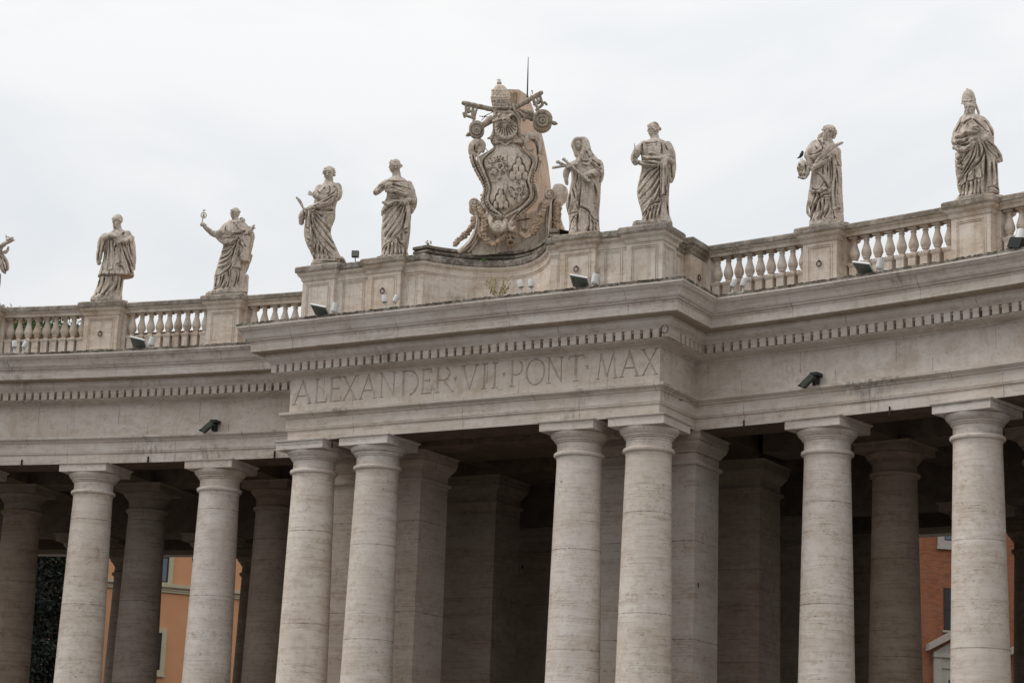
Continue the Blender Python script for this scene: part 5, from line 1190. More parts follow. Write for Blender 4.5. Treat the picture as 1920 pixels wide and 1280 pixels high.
s.cuts([[(300, 650), (370, 710), (450, 840)], [(260, 820), (300, 855), (350, 840), (400, 760)], [(255, 890), (340, 900), (400, 870), (450, 850)], [(300, 870), (290, 940), (235, 1050)], [(345, 900), (330, 960), (240, 1060)], [(225, 1062), (290, 1000), (350, 950), (400, 915)]], 8, .075)
s.cuts([[(330, 980), (290, 1080), (240, 1190)], [(350, 980), (355, 1070), (325, 1190)], [(400, 960), (390, 1060), (350, 1190)], [(470, 950), (450, 1060), (395, 1180)], [(305, 1000), (270, 1090), (235, 1170)], [(400, 1100), (370, 1200)]], 11, .09)
s.cuts([[(382, 560), (385, 690)], [(540, 600), (555, 760), (545, 900)], [(520, 440), (560, 560)], [(330, 260), (370, 330), (385, 390)], [(230, 430), (300, 440), (380, 390)], [(400, 290), (380, 380)], [(290, 330), (330, 400)], [(430, 450), (350, 490), (300, 540)], [(450, 480), (380, 530)], [(400, 440), (330, 480)], [(440, 560), (440, 700)], [(380, 910), (470, 905)], [(380, 945), (475, 940)], [(500, 1100), (520, 1180)], [(530, 700), (520, 900), (530, 1040)]], 8, .06)
s.finish('body', M['statue'], rt_, 13)
b_ = s.sub(); b_.tube([(603, 290, -.5, 17), (520, 330, -.52, 22), (430, 395, -.54, 24), (350, 460, -.54, 18), (300, 515, -.54, 12)], flat=.6); b_.cuts([[(600, 290), (450, 380), (310, 510)]], 5, .04); b_.finish('palm_leaf', M['statue'], rt_, 14, .003)
b_ = s.sub(); b_.ell(148, 570, -.35, 62, 85, 60, tilt=12); b_.ell(160, 660, -.35, 55, 52, 50); b_.ell(200, 620, -.38, 36, 60, 40)
for i in range(14): b_.ell(120+RNG.uniform(-20, 70), 640+RNG.uniform(-30, 60), -.46+RNG.uniform(-.05, .05), 20, 14, 14, tilt=RNG.uniform(-60, 60), n=10, m=8)
b_.cuts([[(110, 560), (150, 640), (130, 700)], [(180, 560), (190, 640), (170, 700)], [(95, 610), (130, 650)]], 9, .06); b_.finish('sack', M['statue'], rt_, 15)
# the dark bird
bo = s.L(140, 487, -.40); bw = s.o+s.r*bo[0]+s.h*bo[1]+np.array([0, 0, bo[2]])
br = Sculpt(s.o, s.T, .006); br.tube([(158, 405, -.42, 9), (150, 398, -.42, 13), (140, 425, -.42, 21), (122, 452, -.42, 14), (92, 468, -.42, 5)], n=18); br.ell(148, 393, -.42, 13, 12); br.tube([(160, 396, -.42, 4), (168, 400, -.42, 2)])
br.mb.v = [tuple(np.array(v)-bo) for v in br.mb.v]; br.st = []
def small_finish(sc_, name, mat, root):
    o = sc_.finish(name, mat, root, 3, 0.0); return o
rb_ = empty('bird', bw, s.rz); tag(rb_, 'black bird perched on the sack held by the stooping statue', 'bird')
small_finish(br, 'body', M['black'], rb_)
lg = MB(); 
for q in (-.02, .03): lg.tube([(q, 0, .07), (q-.005, -.01, -.01), (q-.03, -.02, -.015)], .006, 5)
kid(lg, 'legs', M['iron'], rb_)

# --- pope with tall tiara
s = Sculpt(orig(11.71), (1770, 160, 5.5652)); rt_ = statue_root(s, 'bearded pope statue in a tall domed tiara and wide cope, far right'); plinth(s, rt_, .66, .5)
s.head(270, 238, 62, 76, face=-.4, hair='short', beard=.5, d=-.1, tilt=-4)
s.loft([(44, 250, 268, .03), (55, 228, 288, .1), (80, 203, 310, .17), (115, 188, 324, .21), (150, 184, 330, .22), (175, 186, 332, .225), (205, 208, 326, .2), (222, 220, 320, .18)], dc=.0, k=40)
s.ell(243, 43, 0, 13, 11)
for yy_, rr_ in ((180, 8), (150, 6)): s.tube([(257+73*math.cos(t), yy_+7*math.sin(t)-9*math.cos(t), -.225*math.sin(t), rr_) for t in np.linspace(0, 2*math.pi, 20)], n=50, k=8)
for q in range(9): s.ell(190+q*17, 172-q*2, -.225*math.sqrt(max(0, 1-((q-4)/4.3)**2)), 8, 10)
s.tube([(325, 190, .05, 12), (345, 240, .08, 14), (362, 292, .1, 14)]); s.tube([(225, 260, .05, 12), (215, 320, .05, 16)])
s.tube([(275, 280, 0, 44), (280, 350, 0, 56)])
s.loft([(318, 205, 375, .2), (345, 165, 430, .28), (385, 145, 470, .34), (430, 120, 495, .38), (480, 96, 520, .41), (540, 80, 522, .42), (600, 78, 525, .42), (650, 105, 530, .41), (700, 136, 530, .39), (760, 138, 528, .39), (830, 130, 530, .4), (900, 124, 545, .41), (980, 132, 555, .42), (1050, 134, 560, .42), (1100, 150, 560, .43), (1140, 160, 555, .43), (1180, 130, 555, .44), (1215, 95, 555, .45), (1250, 95, 555, .45)], fold=.1, nf=15, seed=16)
s.tube([(200, 430, -.2, 36), (200, 500, -.36, 34), (270, 490, -.46, 28), (320, 480, -.5, 22)]); s.hand(305, 480, 15, 70, d=-.54, curl=.8, thumb=1)
s.tube([(265, 455, -.5, 10), (310, 450, -.56, 12), (360, 462, -.54, 12), (375, 480, -.5, 10)]); s.tube([(100, 590, -.3, 22), (170, 600, -.42, 22), (240, 590, -.46, 20), (300, 560, -.46, 22), (330, 540, -.44, 18)]); s.tube([(110, 650, -.28, 26), (190, 670, -.4, 30), (260, 650, -.44, 28), (310, 600, -.44, 20)])
s.tube([(430, 450, -.15, 50), (455, 520, -.3, 44), (430, 560, -.42, 34)]); s.hand(440, 560, 160, 60, d=-.48, curl=.9, thumb=1)
s.tube([(440, 590, -.36, 30), (510, 650, -.3, 38), (570, 720, -.22, 28), (596, 785, -.16, 20)]); s.tube([(430, 640, -.34, 24), (500, 720, -.3, 32), (575, 792, -.2, 20)])
s.loft([(720, 455, 555, .2, -.2), (850, 452, 562, .2, -.2), (980, 446, 568, .21, -.2), (1080, 442, 576, .22, -.2), (1125, 448, 582, .22, -.2), (1140, 470, 560, .18, -.2)])
s.tube([(140, 720, -.3, 26), (150, 850, -.32, 34), (150, 940, -.3, 24), (170, 990, -.28, 12)])
s.cuts([[(125, 560), (180, 568), (245, 545)], [(135, 625), (200, 632), (255, 600)]], 13, .13); s.cuts([[(275, 468), (320, 466), (365, 478)]], 9, .06)
s.cuts([[(300, 640), (230, 740), (150, 860)], [(320, 650), (280, 780), (180, 960)], [(345, 640), (330, 760), (230, 920), (140, 1040)], [(390, 620), (420, 700), (370, 820), (280, 900), (170, 1050)], [(350, 600), (370, 700), (360, 800)], [(260, 680), (190, 760), (140, 800)]], 9, .08)
s.cuts([[(432, 700), (436, 860), (430, 1020), (425, 1150)]], 13, .12)
s.cuts([[(318, 890), (322, 1000)], [(392, 870), (400, 990)], [(318, 1003), (400, 995)], [(250, 940), (240, 1020), (320, 1010)], [(240, 1025), (300, 1020)], [(130, 1040), (190, 1060), (240, 1020)]], 7, .06)
s.cuts([[(190, 1050), (170, 1170)], [(225, 1030), (205, 1180)], [(265, 1030), (245, 1180)], [(310, 1010), (300, 1175)], [(345, 1010), (340, 1170)], [(380, 1000), (380, 1160)], [(500, 800), (505, 1080)], [(540, 800), (555, 1080)], [(455, 1090), (520, 1080), (580, 1110)]], 8, .065)
s.cuts([[(160, 420), (230, 400), (290, 360)], [(300, 365), (380, 440), (470, 520)], [(180, 350), (160, 420), (120, 500)], [(420, 370), (470, 440), (510, 520)], [(450, 610), (540, 680), (580, 760)], [(420, 620), (470, 700), (560, 780)], [(240, 370), (200, 440)], [(150, 800), (190, 850)], [(140, 880), (190, 900)]], 8, .06)
s.finish('body', M['statue'], rt_, 17)

# --- statue cut by the left edge
s = Sculpt(orig(-15.42), (0, 420, 8.0)); rt_ = statue_root(s, 'robed statue holding a book and flowers, half outside the left edge'); plinth(s, rt_, .6, .5)
s.head(-330, 150, 72, 84, face=-.5, hair='short', beard=.3)
s.tube([(-330, 210, 0, 50), (-330, 300, 0, 60)])
s.loft([(280, -420, -240, .25), (330, -500, -170, .34), (420, -520, -130, .4), (520, -500, -120, .4), (640, -490, -70, .42), (720, -480, -20, .42), (760, -480, 15, .42), (850, -490, 15, .43), (950, -500, 0, .44), (1040, -510, -20, .45), (1160, -520, -60, .45), (1220, -520, -60, .45)], fold=.16, nf=15, seed=20)
s.tube([(-200, 380, 0, 60), (-110, 440, -.2, 56), (-20, 380, -.36, 44), (30, 340, -.4, 30)]); s.hand(20, 340, 30, 80, d=-.44, curl=.8)
s.tube([(-60, 440, -.2, 50), (40, 480, -.2, 30), (90, 560, -.2, 32), (115, 640, -.2, 26), (110, 690, -.2, 18)]); s.tube([(40, 430, -.3, 30), (100, 410, -.3, 26), (125, 350, -.3, 18)])
s.tube([(-20, 500, -.3, 40), (20, 600, -.3, 44), (60, 700, -.28, 40), (80, 735, -.26, 16)])
s.cuts([[(0, 480), (40, 600), (80, 730)], [(60, 520), (90, 620), (100, 700)], [(-100, 500), (-60, 700), (-40, 900)], [(-200, 450), (-180, 700), (-200, 950)]], 10, .07)
s.finish('body', M['statue'], rt_, 18)
b_ = s.sub(); b_.tube([(10, 325, -.5, 26), (90, 285, -.5, 28), (180, 240, -.5, 26)], flat=1.6); b_.cut([(20, 330), (180, 255)], 8, .04); b_.finish('book', M['statue'], rt_, 19, .003)
b_ = s.sub(); rs = np.random.default_rng(8)
for i in range(26):
    t = rs.uniform(0, 1); b_.ell(90+t*110+rs.normal()*10, 225-t*20+rs.normal()*18, -.5+rs.normal()*.05, rs.uniform(8, 20), rs.uniform(6, 12), 10, tilt=rs.uniform(-80, 80), n=10, m=8)
b_.tube([(190, 250, -.5, 12), (228, 240, -.5, 6)]); b_.tube([(90, 200, -.5, 10), (90, 160, -.5, 5)]); b_.finish('flower_bunch', M['statue'], rt_, 20, .003)

# ------------------------------------------------------------------ the crest over the centre
CO = np.array([2.45, 2.0, 21.30])
cr_ = Sculpt(CO, (850, 240, 5.3333), vox=.02); crest = empty('coat_of_arms', CO, cr_.rz)
tag(crest, 'carved travertine crest with domed tiara, crossed keys, shield and fruit garlands', 'coat of arms')
def cs(T=(850, 240, 5.3333), vox=.013): return Sculpt(CO, T, vox)
def solid(s_, pts, d0, d1):             # outline in crop pixels, given real thickness
    m_ = MB(); P0 = [s_.L(x, y, 0) for x, y in pts]; n = len(pts)
    P = [(p[0], d0, p[2]) for p in P0]+[(p[0], d1, p[2]) for p in P0]
    m_.add(P, [tuple(range(n)), tuple(range(n, 2*n))[::-1]]+[(k, n+k, n+(k+1) % n, (k+1) % n) for k in range(n)]); s_.mb.add(m_.v, m_.f)
# base and backing
s = cs()
solid(s, [(20, 1262), (60, 1215), (165, 1130), (230, 1000), (250, 860), (300, 880), (345, 1000), (430, 1070), (560, 1090), (700, 1060), (820, 985), (890, 840), (915, 710), (985, 690), (985, 1150), (900, 1200), (870, 1190), (640, 1230), (300, 1262)], .10, 1.25)
solid(s, [(260, 1100), (280, 860), (420, 820), (760, 760), (930, 690), (950, 1100)], .95, 1.3)
s.tube([(60, 1235, .0, 26), (150, 1165, .0, 30), (215, 1070, .0, 30), (245, 960, .0, 26), (240, 880, .0, 22), (225, 800, .0, 20)], n=20)
s.tube([(150, 1240, .02, 10), (215, 1160, .02, 12), (275, 1060, .02, 12), (290, 960, .02, 10)], n=16)
s.tube([(940, 1170, -.02, 26), (940, 1050, -.02, 24), (950, 900, -.02, 24), (962, 760, -.02, 26), (970, 700, -.02, 22)], n=20)
s.cuts([[(100, 1210), (190, 1120), (240, 1000), (250, 900)], [(935, 1150), (940, 900), (955, 760)]], 7, .05)
s.tube([(900, 1170, .2, 18), (870, 1010, .3, 22), (850, 880, .35, 26), (870, 760, .3, 20), (940, 690, .2, 16)], n=18)
# scroll ends (volutes) with real depth
def volute(x, y, r_, d0, d1, turn=1):
    c = s.L(x, y, 0); ax = [(c[0], d0+(d1-d0)*i/6, c[2]) for i in range(7)]; m_ = MB()
    m_.tube(ax, [r_*s.m*q for q in (.9, 1.0, .95, .82, .86, .98, .92)], 26); s.mb.add(m_.v, m_.f)
    P = []
    for i in range(30):
        t = i/29; a = turn*(t*4.2*math.pi)+1.2; rr = r_*(1.0-.82*t); P.append((x+rr*math.cos(a), y+rr*math.sin(a), d0-.03, r_*.13))
    s.tube(P, n=40, k=8); s.ell(x, y, d0-.04, r_*.2, r_*.2, r_*.2)
volute(208, 752, 56, -.10, .9, 1); volute(965, 660, 54, -.12, 1.3, -1)
volute(450, 1000, 44, -.5, -.1, 1); volute(712, 975, 40, .0, .4, -1)
s.tube([(250, 740, -.05, 20), (300, 800, -.05, 20), (380, 900, -.1, 24), (420, 980, -.2, 26)], n=16)
s.loft([(600, 1000, 1100, .5, .7), (640, 985, 1140, .55, .7), (700, 985, 1140, .55, .7), (745, 1000, 1100, .5, .7), (800, 985, 1075, .5, .7), (950, 985, 1085, .5, .7), (1040, 980, 1120, .52, .7), (1100, 975, 1140, .55, .7)], pw=4)
s.finish('pedestal_block', M['pale_crest'], crest, 30, .006)
# garlands of fruit
def garland(path_, r_, seed, nfr=150, name='garland'):
    g_ = cs(vox=.014); rs = np.random.default_rng(seed); Q = crom(path_, 40)
    g_.tube([(q[0], q[1], q[2], r_*.62*(.75+.25*math.sin(math.pi*i/39))) for i, q in enumerate(Q)], n=24)
    for _ in range(nfr):
        i = rs.integers(0, 40); q = Q[i]; f_ = .75+.25*math.sin(math.pi*i/39); a = rs.uniform(0, 6.28); rr = r_*f_*rs.uniform(.45, .85)
        g_.ell(q[0]+rr*math.cos(a), q[1]+rs.uniform(-8, 8)+rr*.3*math.sin(a), q[2]-abs(math.sin(a))*rr*g_.m*1.1, rs.uniform(8, 15), rs.uniform(8, 15), None, n=10, m=8)
    g_.finish(name, M['ochre'], crest, seed, .003)
garland([(262, 800, -.12), (300, 880, -.2), (310, 960, -.25), (290, 1050, -.28), (330, 1130, -.3), (400, 1158, -.3), (470, 1120, -.28), (510, 1060, -.22)], 50, 31, 260)
garland([(212, 890, .1), (195, 960, .1), (150, 1030, .1), (95, 1090, .1), (45, 1130, .1), (25, 1170, .1)], 42, 32, 180)
garland([(925, 735, -.16), (900, 820, -.22), (870, 900, -.24), (840, 980, -.28), (790, 1050, -.28), (730, 1085, -.28), (672, 1060, -.22)], 50, 33, 260)
garland([(1045, 755, .28), (1040, 830, .22), (1035, 920, .2), (1050, 1000, .2), (1085, 1060, .2)], 50, 34, 190)
# grotesque mask
s = cs(vox=.012)
s.ell(572, 1105, -.2, 50, 66, 45); s.ell(572, 1165, -.22, 34, 34, 34); s.ell(572, 1130, -.34, 13, 26, 14); s.ell(548, 1095, -.3, 22, 12, 14, 10); s.ell(600, 1095, -.3, 22, 12, 14, -10); s.ell(545, 1140, -.28, 18, 20, 16); s.ell(600, 1140, -.28, 18, 20, 16)
s.tube([(520, 1060, -.15, 16), (560, 1040, -.2, 16), (620, 1060, -.15, 16)]); s.cuts([[(545, 1110), (556, 1112)], [(590, 1112), (602, 1110)], [(562, 1168), (582, 1168)]], 10, .10); s.cuts([[(555, 1160), (572, 1152), (590, 1160)]], 9, .12)
s.finish('mask', M['ochre'], crest, 35, .003)
# shield plate
s = cs()
s.loft([(95, 455, 635, .16, .0), (140, 425, 655, .2, .0), (200, 408, 672, .24, .0), (240, 372, 720, .28, .0), (285, 315, 775, .32, .02), (340, 292, 790, .34, .02), (400, 305, 778, .35, .02), (450, 320, 762, .36, .02), (500, 340, 745, .36, .02), (560, 362, 742, .36, .02), (610, 366, 755, .36, .02), (660, 350, 765, .36, .02), (710, 338, 750, .36, .02), (755, 352, 715, .34, .02), (800, 400, 660, .3, .02), (845, 455, 590, .24, .02), (885, 498, 525, .16, .0)], pw=2.6, n=80)
s.loft([(130, 440, 640, .06, .12), (200, 395, 690, .1, .12), (245, 330, 745, .12, .12), (290, 250, 810, .14, .1), (340, 236, 830, .16, .1), (400, 260, 818, .17, .1), (450, 288, 790, .17, .1), (500, 312, 768, .17, .1), (560, 330, 778, .17, .1), (610, 338, 802, .17, .1), (660, 325, 808, .17, .1), (710, 312, 785, .17, .1), (755, 325, 750, .17, .1), (800, 350, 705, .17, .08), (845, 400, 650, .16, .06), (885, 450, 575, .12, .06), (930, 500, 560, .08, .06)], pw=4, n=60)
s.tube([(422, 150, -.24, 9), (470, 140, -.27, 9), (522, 168, -.28, 10), (580, 130, -.27, 9), (640, 118, -.22, 9)], n=20)
s.cuts([[(545, 230), (542, 400), (540, 600), (535, 800)]], 4, .018); s.cuts([[(350, 555), (440, 548), (545, 525)], [(545, 525), (650, 520), (745, 525)]], 4, .018)
for cx, y0, w_, h_ in ((652, 515, 58, 82), (474, 800, 46, 72)):     # the ground is cut back round every hill
    for r_, n_ in ((0, 3), (1, 2), (2, 1)):
        for i in range(n_):
            x = cx+(i-(n_-1)/2)*w_*1.08; yb = y0-r_*h_*.80; q = w_*.56
            s.cut([(x-q, yb), (x-q, yb-h_+q*1.2), (x-q*.6, yb-h_+q*.2), (x, yb-h_-2), (x+q*.6, yb-h_+q*.2), (x+q, yb-h_+q*1.2), (x+q, yb)], 5, .07)
rs = np.random.default_rng(77)
for cx, cy, rx_, ry_ in ((440, 380, 108, 98), (655, 640, 98, 84)):
    for _ in range(46):
        t = rs.uniform(0, 6.28); q = rs.uniform(.35, 1.02); x = cx+rx_*q*math.cos(t); y = cy+ry_*q*math.sin(t); t2 = rs.uniform(0, 3.14)
        s.cut([(x, y), (x+16*math.cos(t2), y+16*math.sin(t2))], 5, .07)
for P in ([(430, 150), (405, 225), (335, 285), (300, 330), (320, 420), (352, 520), (378, 600), (350, 690), (365, 750), (420, 815), (508, 880)], [(640, 130), (668, 215), (735, 265), (780, 320), (765, 420), (735, 510), (750, 600), (752, 680), (700, 765), (610, 830), (508, 880)]): s.cut(P, 8, .09)
s.finish('shield', M['pale_crest'], crest, 36, .004)
# rolled frame
s = cs()
def band(P, rope=0): s.tube([(p[0], p[1], p[2], p[3]*1.15) for p in P], n=max(30, 10*len(P)), rope=rope)
band([(262, 200, -.12, 22), (250, 240, -.1, 26), (205, 268, -.1, 26), (180, 240, -.12, 28), (200, 175, -.14, 40), (250, 145, -.14, 40), (292, 170, -.12, 30), (292, 230, -.08, 20)])
band([(185, 250, -.1, 26), (195, 310, -.1, 28), (225, 390, -.1, 28), (265, 470, -.12, 26), (305, 540, -.12, 26), (328, 610, -.12, 26), (318, 670, -.12, 30), (308, 730, -.14, 32), (335, 800, -.16, 32), (395, 855, -.2, 30), (450, 890, -.22, 30), (505, 915, -.22, 26)], 1.7)
band([(240, 250, -.14, 12), (255, 330, -.2, 12), (300, 430, -.22, 12), (335, 520, -.24, 12), (355, 600, -.24, 12), (345, 680, -.24, 12), (350, 750, -.26, 12), (410, 820, -.26, 12), (470, 865, -.26, 12), (508, 895, -.24, 10)])
band([(345, 860, -.2, 24), (375, 930, -.3, 28), (410, 1000, -.42, 30), (460, 1030, -.48, 26), (505, 990, -.42, 26), (520, 930, -.3, 24)])
band([(795, 210, -.2, 12), (765, 225, -.2, 15), (735, 195, -.2, 18), (735, 130, -.2, 30), (775, 85, -.16, 40), (830, 110, -.1, 40), (858, 180, -.08, 32), (858, 250, -.08, 24)])
band([(858, 250, -.08, 22), (862, 320, -.08, 20), (845, 390, -.08, 18), (815, 440, -.1, 18), (790, 500, -.12, 20), (800, 560, -.12, 26), (822, 620, -.12, 28), (815, 690, -.14, 30), (775, 750, -.18, 30), (725, 800, -.22, 28), (670, 860, -.26, 26), (615, 910, -.3, 24), (570, 965, -.34, 22), (560, 1000, -.36, 20), (590, 1020, -.38, 20), (612, 995, -.38, 16)], 1.7)
band([(800, 240, -.16, 10), (815, 300, -.2, 10), (795, 380, -.24, 10), (765, 460, -.26, 10), (750, 530, -.28, 10), (770, 590, -.28, 10), (778, 660, -.28, 10), (755, 720, -.28, 10), (690, 790, -.28, 10), (610, 840, -.26, 10), (515, 890, -.24, 10)])
s.cuts([[(215, 180), (212, 220), (235, 245)], [(195, 270), (215, 350), (255, 440), (300, 530), (322, 610), (312, 680), (315, 760), (370, 835), (450, 880)], [(775, 120), (815, 130), (840, 190), (845, 260)], [(855, 280), (838, 390), (800, 470), (795, 560), (815, 640), (800, 720), (740, 790), (650, 870), (590, 950)], [(390, 930), (430, 1000), (470, 1010)]], 7, .10)
for k in range(26):
    t = k/25; p0 = crom([(210, 340), (265, 470), (328, 610), (308, 730), (395, 855), (505, 915)], 26)[k]; s.cut([(p0[0]-26, p0[1]+12), (p0[0]+24, p0[1]-10)], 4, .05); p0 = crom([(862, 320), (800, 450), (812, 600), (815, 690), (725, 800), (600, 925)], 26)[k]; s.cut([(p0[0]-24, p0[1]-10), (p0[0]+26, p0[1]+12)], 4, .05)
s.tube([(840, 262, -.08, 12), (885, 262, -.05, 12)]); s.tube([(800, 420, -.1, 11), (850, 425, -.05, 11)]); s.tube([(270, 485, -.1, 10), (310, 470, -.16, 10)]); s.tube([(280, 670, -.1, 14), (330, 660, -.14, 14)])
s.finish('scroll_frame', M['crest'], crest, 37, .004)
# charges on the shield: two trees, two mounts, two stars
def surf(s_, x, y):                       # depth of the shield face at a crop pixel
    rows = [(95, 455, 635, .16), (200, 408, 672, .24), (285, 315, 775, .32), (400, 305, 778, .36), (500, 340, 745, .36), (610, 366, 755, .36), (710, 338, 750, .36), (800, 400, 660, .3), (885, 498, 525, .16)]
    xl = np.interp(y, [r[0] for r in rows], [r[1] for r in rows]); xr = np.interp(y, [r[0] for r in rows], [r[2] for r in rows]); dd = np.interp(y, [r[0] for r in rows], [r[3] for r in rows])
    q = min(.99, abs((x-(xl+xr)/2)/((xr-xl)/2))); return .02-dd*(1-q**2.6)**(1/2.6)
def mount(cx, y0, w_, h_, name='mount'):
    s_ = cs(vox=.012)
    for r_, n_ in ((0, 3), (1, 2), (2, 1)):
        for i in range(n_):
            x = cx+(i-(n_-1)/2)*w_*1.08; yb = y0-r_*h_*.80; dz = surf(s_, x, yb-h_/2)-.035+.012*r_
            s_.tube([(x, yb-w_*.3, dz, w_*.5), (x, yb-h_+w_*.5, dz, w_*.5)], flat=.55, n=8, k=18)
    s_.finish(name, M['crest'], crest, 38, .002)
mount(652, 515, 58, 82); mount(474, 800, 46, 72)
def star(cx, cy, r_):
    s_ = cs(vox=.010); dz = surf(s_, cx, cy)-.04; s_.ell(cx, cy, dz, r_*.3, r_*.3, r_*.25)
    for k in range(8):
        a = k*math.pi/4+.2; s_.tube([(cx, cy, dz, r_*.2), (cx+r_*.6*math.cos(a), cy+r_*.6*math.sin(a), dz, r_*.16), (cx+r_*math.cos(a), cy+r_*math.sin(a), dz, r_*.04)], n=6, k=8)
    s_.finish('star', M['crest'], crest, 39, .001)
star(668, 275, 37); star(484, 602, 30)
def oak(tx, ty, cx, cy, rx, ry, seed):
    s_ = cs(vox=.011); rs = np.random.default_rng(seed)
    def dz(x, y): return surf(s_, x, y)-.03
    s_.tube([(tx-4, ty, dz(tx, ty), 17), (tx, ty-40, dz(tx, ty-40), 12), (tx-2, ty-80, dz(tx, ty-80), 11)])
    for sx in (-1, 1):
        s_.tube([(tx, ty-70, dz(tx, ty-70)-.01, 9), (tx+sx*30, ty-105, dz(tx, ty-100)-.02, 8), (tx+sx*22, ty-145, dz(tx, ty-140)-.02, 8), (tx-sx*20, ty-140, dz(tx, ty-140)-.02, 7), (tx-sx*34, ty-110, dz(tx, ty-110)-.02, 6)], n=24)
        s_.tube([(tx, ty-80, dz(tx, ty-80), 8), (tx+sx*46, ty-92, dz(tx+sx*46, ty-92), 7), (tx+sx*rx*.8, ty-80, dz(tx+sx*rx*.8, ty-80), 5)])
    for _ in range(78):
        a = rs.uniform(0, 6.28); q = rs.uniform(.5, 1.0); x = cx+rx*q*math.cos(a); y = cy+ry*q*math.sin(a)
        if abs(x-tx) < 34 and y > ty-115: continue
        s_.ell(x, y, dz(x, y)-.01, rs.uniform(10, 16), rs.uniform(5, 8), 12, tilt=rs.uniform(-90, 90), n=10, m=8)
    s_.finish('oak_tree_relief', M['crest'], crest, seed, .001)
oak(468, 500, 440, 380, 105, 95, 40); oak(655, 735, 655, 640, 95, 80, 41)
# neck, cushion block and shell
s = cs((850, 140, 8.0))
s.loft([(500, 600, 900, .3, .15), (560, 600, 930, .36, .12), (640, 592, 1000, .38, .08), (720, 588, 1010, .36, .06), (800, 600, 1000, .33, .05), (880, 592, 1000, .3, .04), (940, 560, 1015, .3, .03), (1000, 560, 1050, .3, .02), (1060, 600, 1060, .3, .02)], pw=3.4)
s.tube([(588, 705, -.34, 13), (640, 688, -.38, 13), (700, 668, -.4, 15), (765, 660, -.42, 20)], flat=1.3); s.tube([(600, 690, -.3, 20), (610, 780, -.28, 20), (600, 860, -.24, 20), (560, 960, -.2, 24)])
s.tube([(838, 705, -.44, 10), (850, 680, -.44, 14), (815, 640, -.42, 18), (880, 612, -.42, 24), (950, 690, -.38, 30), (975, 770, -.34, 28), (985, 860, -.28, 26), (1000, 930, -.24, 22)])
s.tube([(1000, 900, -.2, 16), (1040, 905, -.22, 24), (1080, 930, -.2, 16)]); s.tube([(560, 650, -.1, 44), (480, 730, .0, 46), (440, 760, .05, 50)])
s.tube([(520, 960, -.1, 14), (560, 940, -.2, 20), (600, 900, -.25, 18)])
s.cuts([[(845, 700), (885, 665), (930, 700), (952, 780), (958, 860)]], 13, .16); s.cuts([[(650, 570), (640, 640)], [(600, 535), (900, 535)]], 16, .12); s.cuts([[(660, 985), (790, 1040), (960, 975)]], 8, .05)
s.finish('neck_block', M['crest'], crest, 42, .005)
s = cs((850, 140, 8.0), .012)
s.ell(790, 800, -.34, 168, 168, 12); s.ell(790, 760, -.33, 176, 120, 12); s.ell(765, 690, -.44, 40, 36, 20)
s.ell(790, 806, -.38, 140, 142, 22)
for k in range(13):
    a = rad(-104+k*17.33); s.ell(790+math.sin(a)*142, 806+math.cos(a)*142, -.40, 34, 30, 22, tilt=-math.degrees(a)+90)
for k in range(12):
    a = rad(-95+k*17.33); s.cut([(772, 712), (781+math.sin(a)*80, 760+math.cos(a)*70), (790+math.sin(a)*165, 806+math.cos(a)*165)], 7, .045)
s.finish('shell', M['crest'], crest, 43, .002)
# tiara
s = cs((850, 140, 8.0), .011)
s.loft([(160, 655, 730, .10), (185, 625, 770, .22), (215, 605, 800, .29), (250, 588, 822, .33), (295, 572, 842, .36), (340, 570, 850, .37), (390, 572, 850, .37), (430, 580, 846, .36), (470, 595, 832, .33), (500, 608, 818, .30)], k=60, pw=2.0)
s.ell(688, 128, 0, 40, 30); s.ell(688, 98, 0, 20, 20); s.tube([(686, 100, 0, 9), (684, 58, 0, 7)]); s.tube([(652, 82, 0, 7), (716, 82, 0, 7)])
for yy, xl, xr, dd, nk in ((480, 592, 836, .34, 15), (432, 578, 848, .37, 0), (372, 570, 852, .385, 15), (322, 568, 850, .385, 0), (262, 580, 832, .35, 13), (500, 606, 822, .31, 0), (232, 595, 812, .32, 0)):
    cx, hw_ = (xl+xr)/2, (xr-xl)/2
    s.tube([(cx+hw_*math.cos(t), yy+3*math.sin(t)-(xr-xl)*.01*math.cos(t), -dd*math.sin(t), 10 if nk else 7) for t in np.linspace(0, 2*math.pi, 26)], n=50, k=8)
    if nk:
        for k in range(nk):
            t = math.pi*(k+.5)/nk; x = cx+hw_*math.cos(t); s.ell(x, yy-26, -dd*math.sin(t)-.0, 11 if k % 2 else 15, 15 if k % 2 else 19, 14, n=10, m=8)
for k in range(7):
    t = math.pi*(k+.5)/7
    for yy, dd, hw_ in ((405, .38, 137), (295, .375, 134)): s.ell(711+hw_*math.cos(t), yy, -dd*math.sin(t), 15, 15, 12, n=12, m=8)
s.finish('tiara', M['crest'], crest, 44, .002)
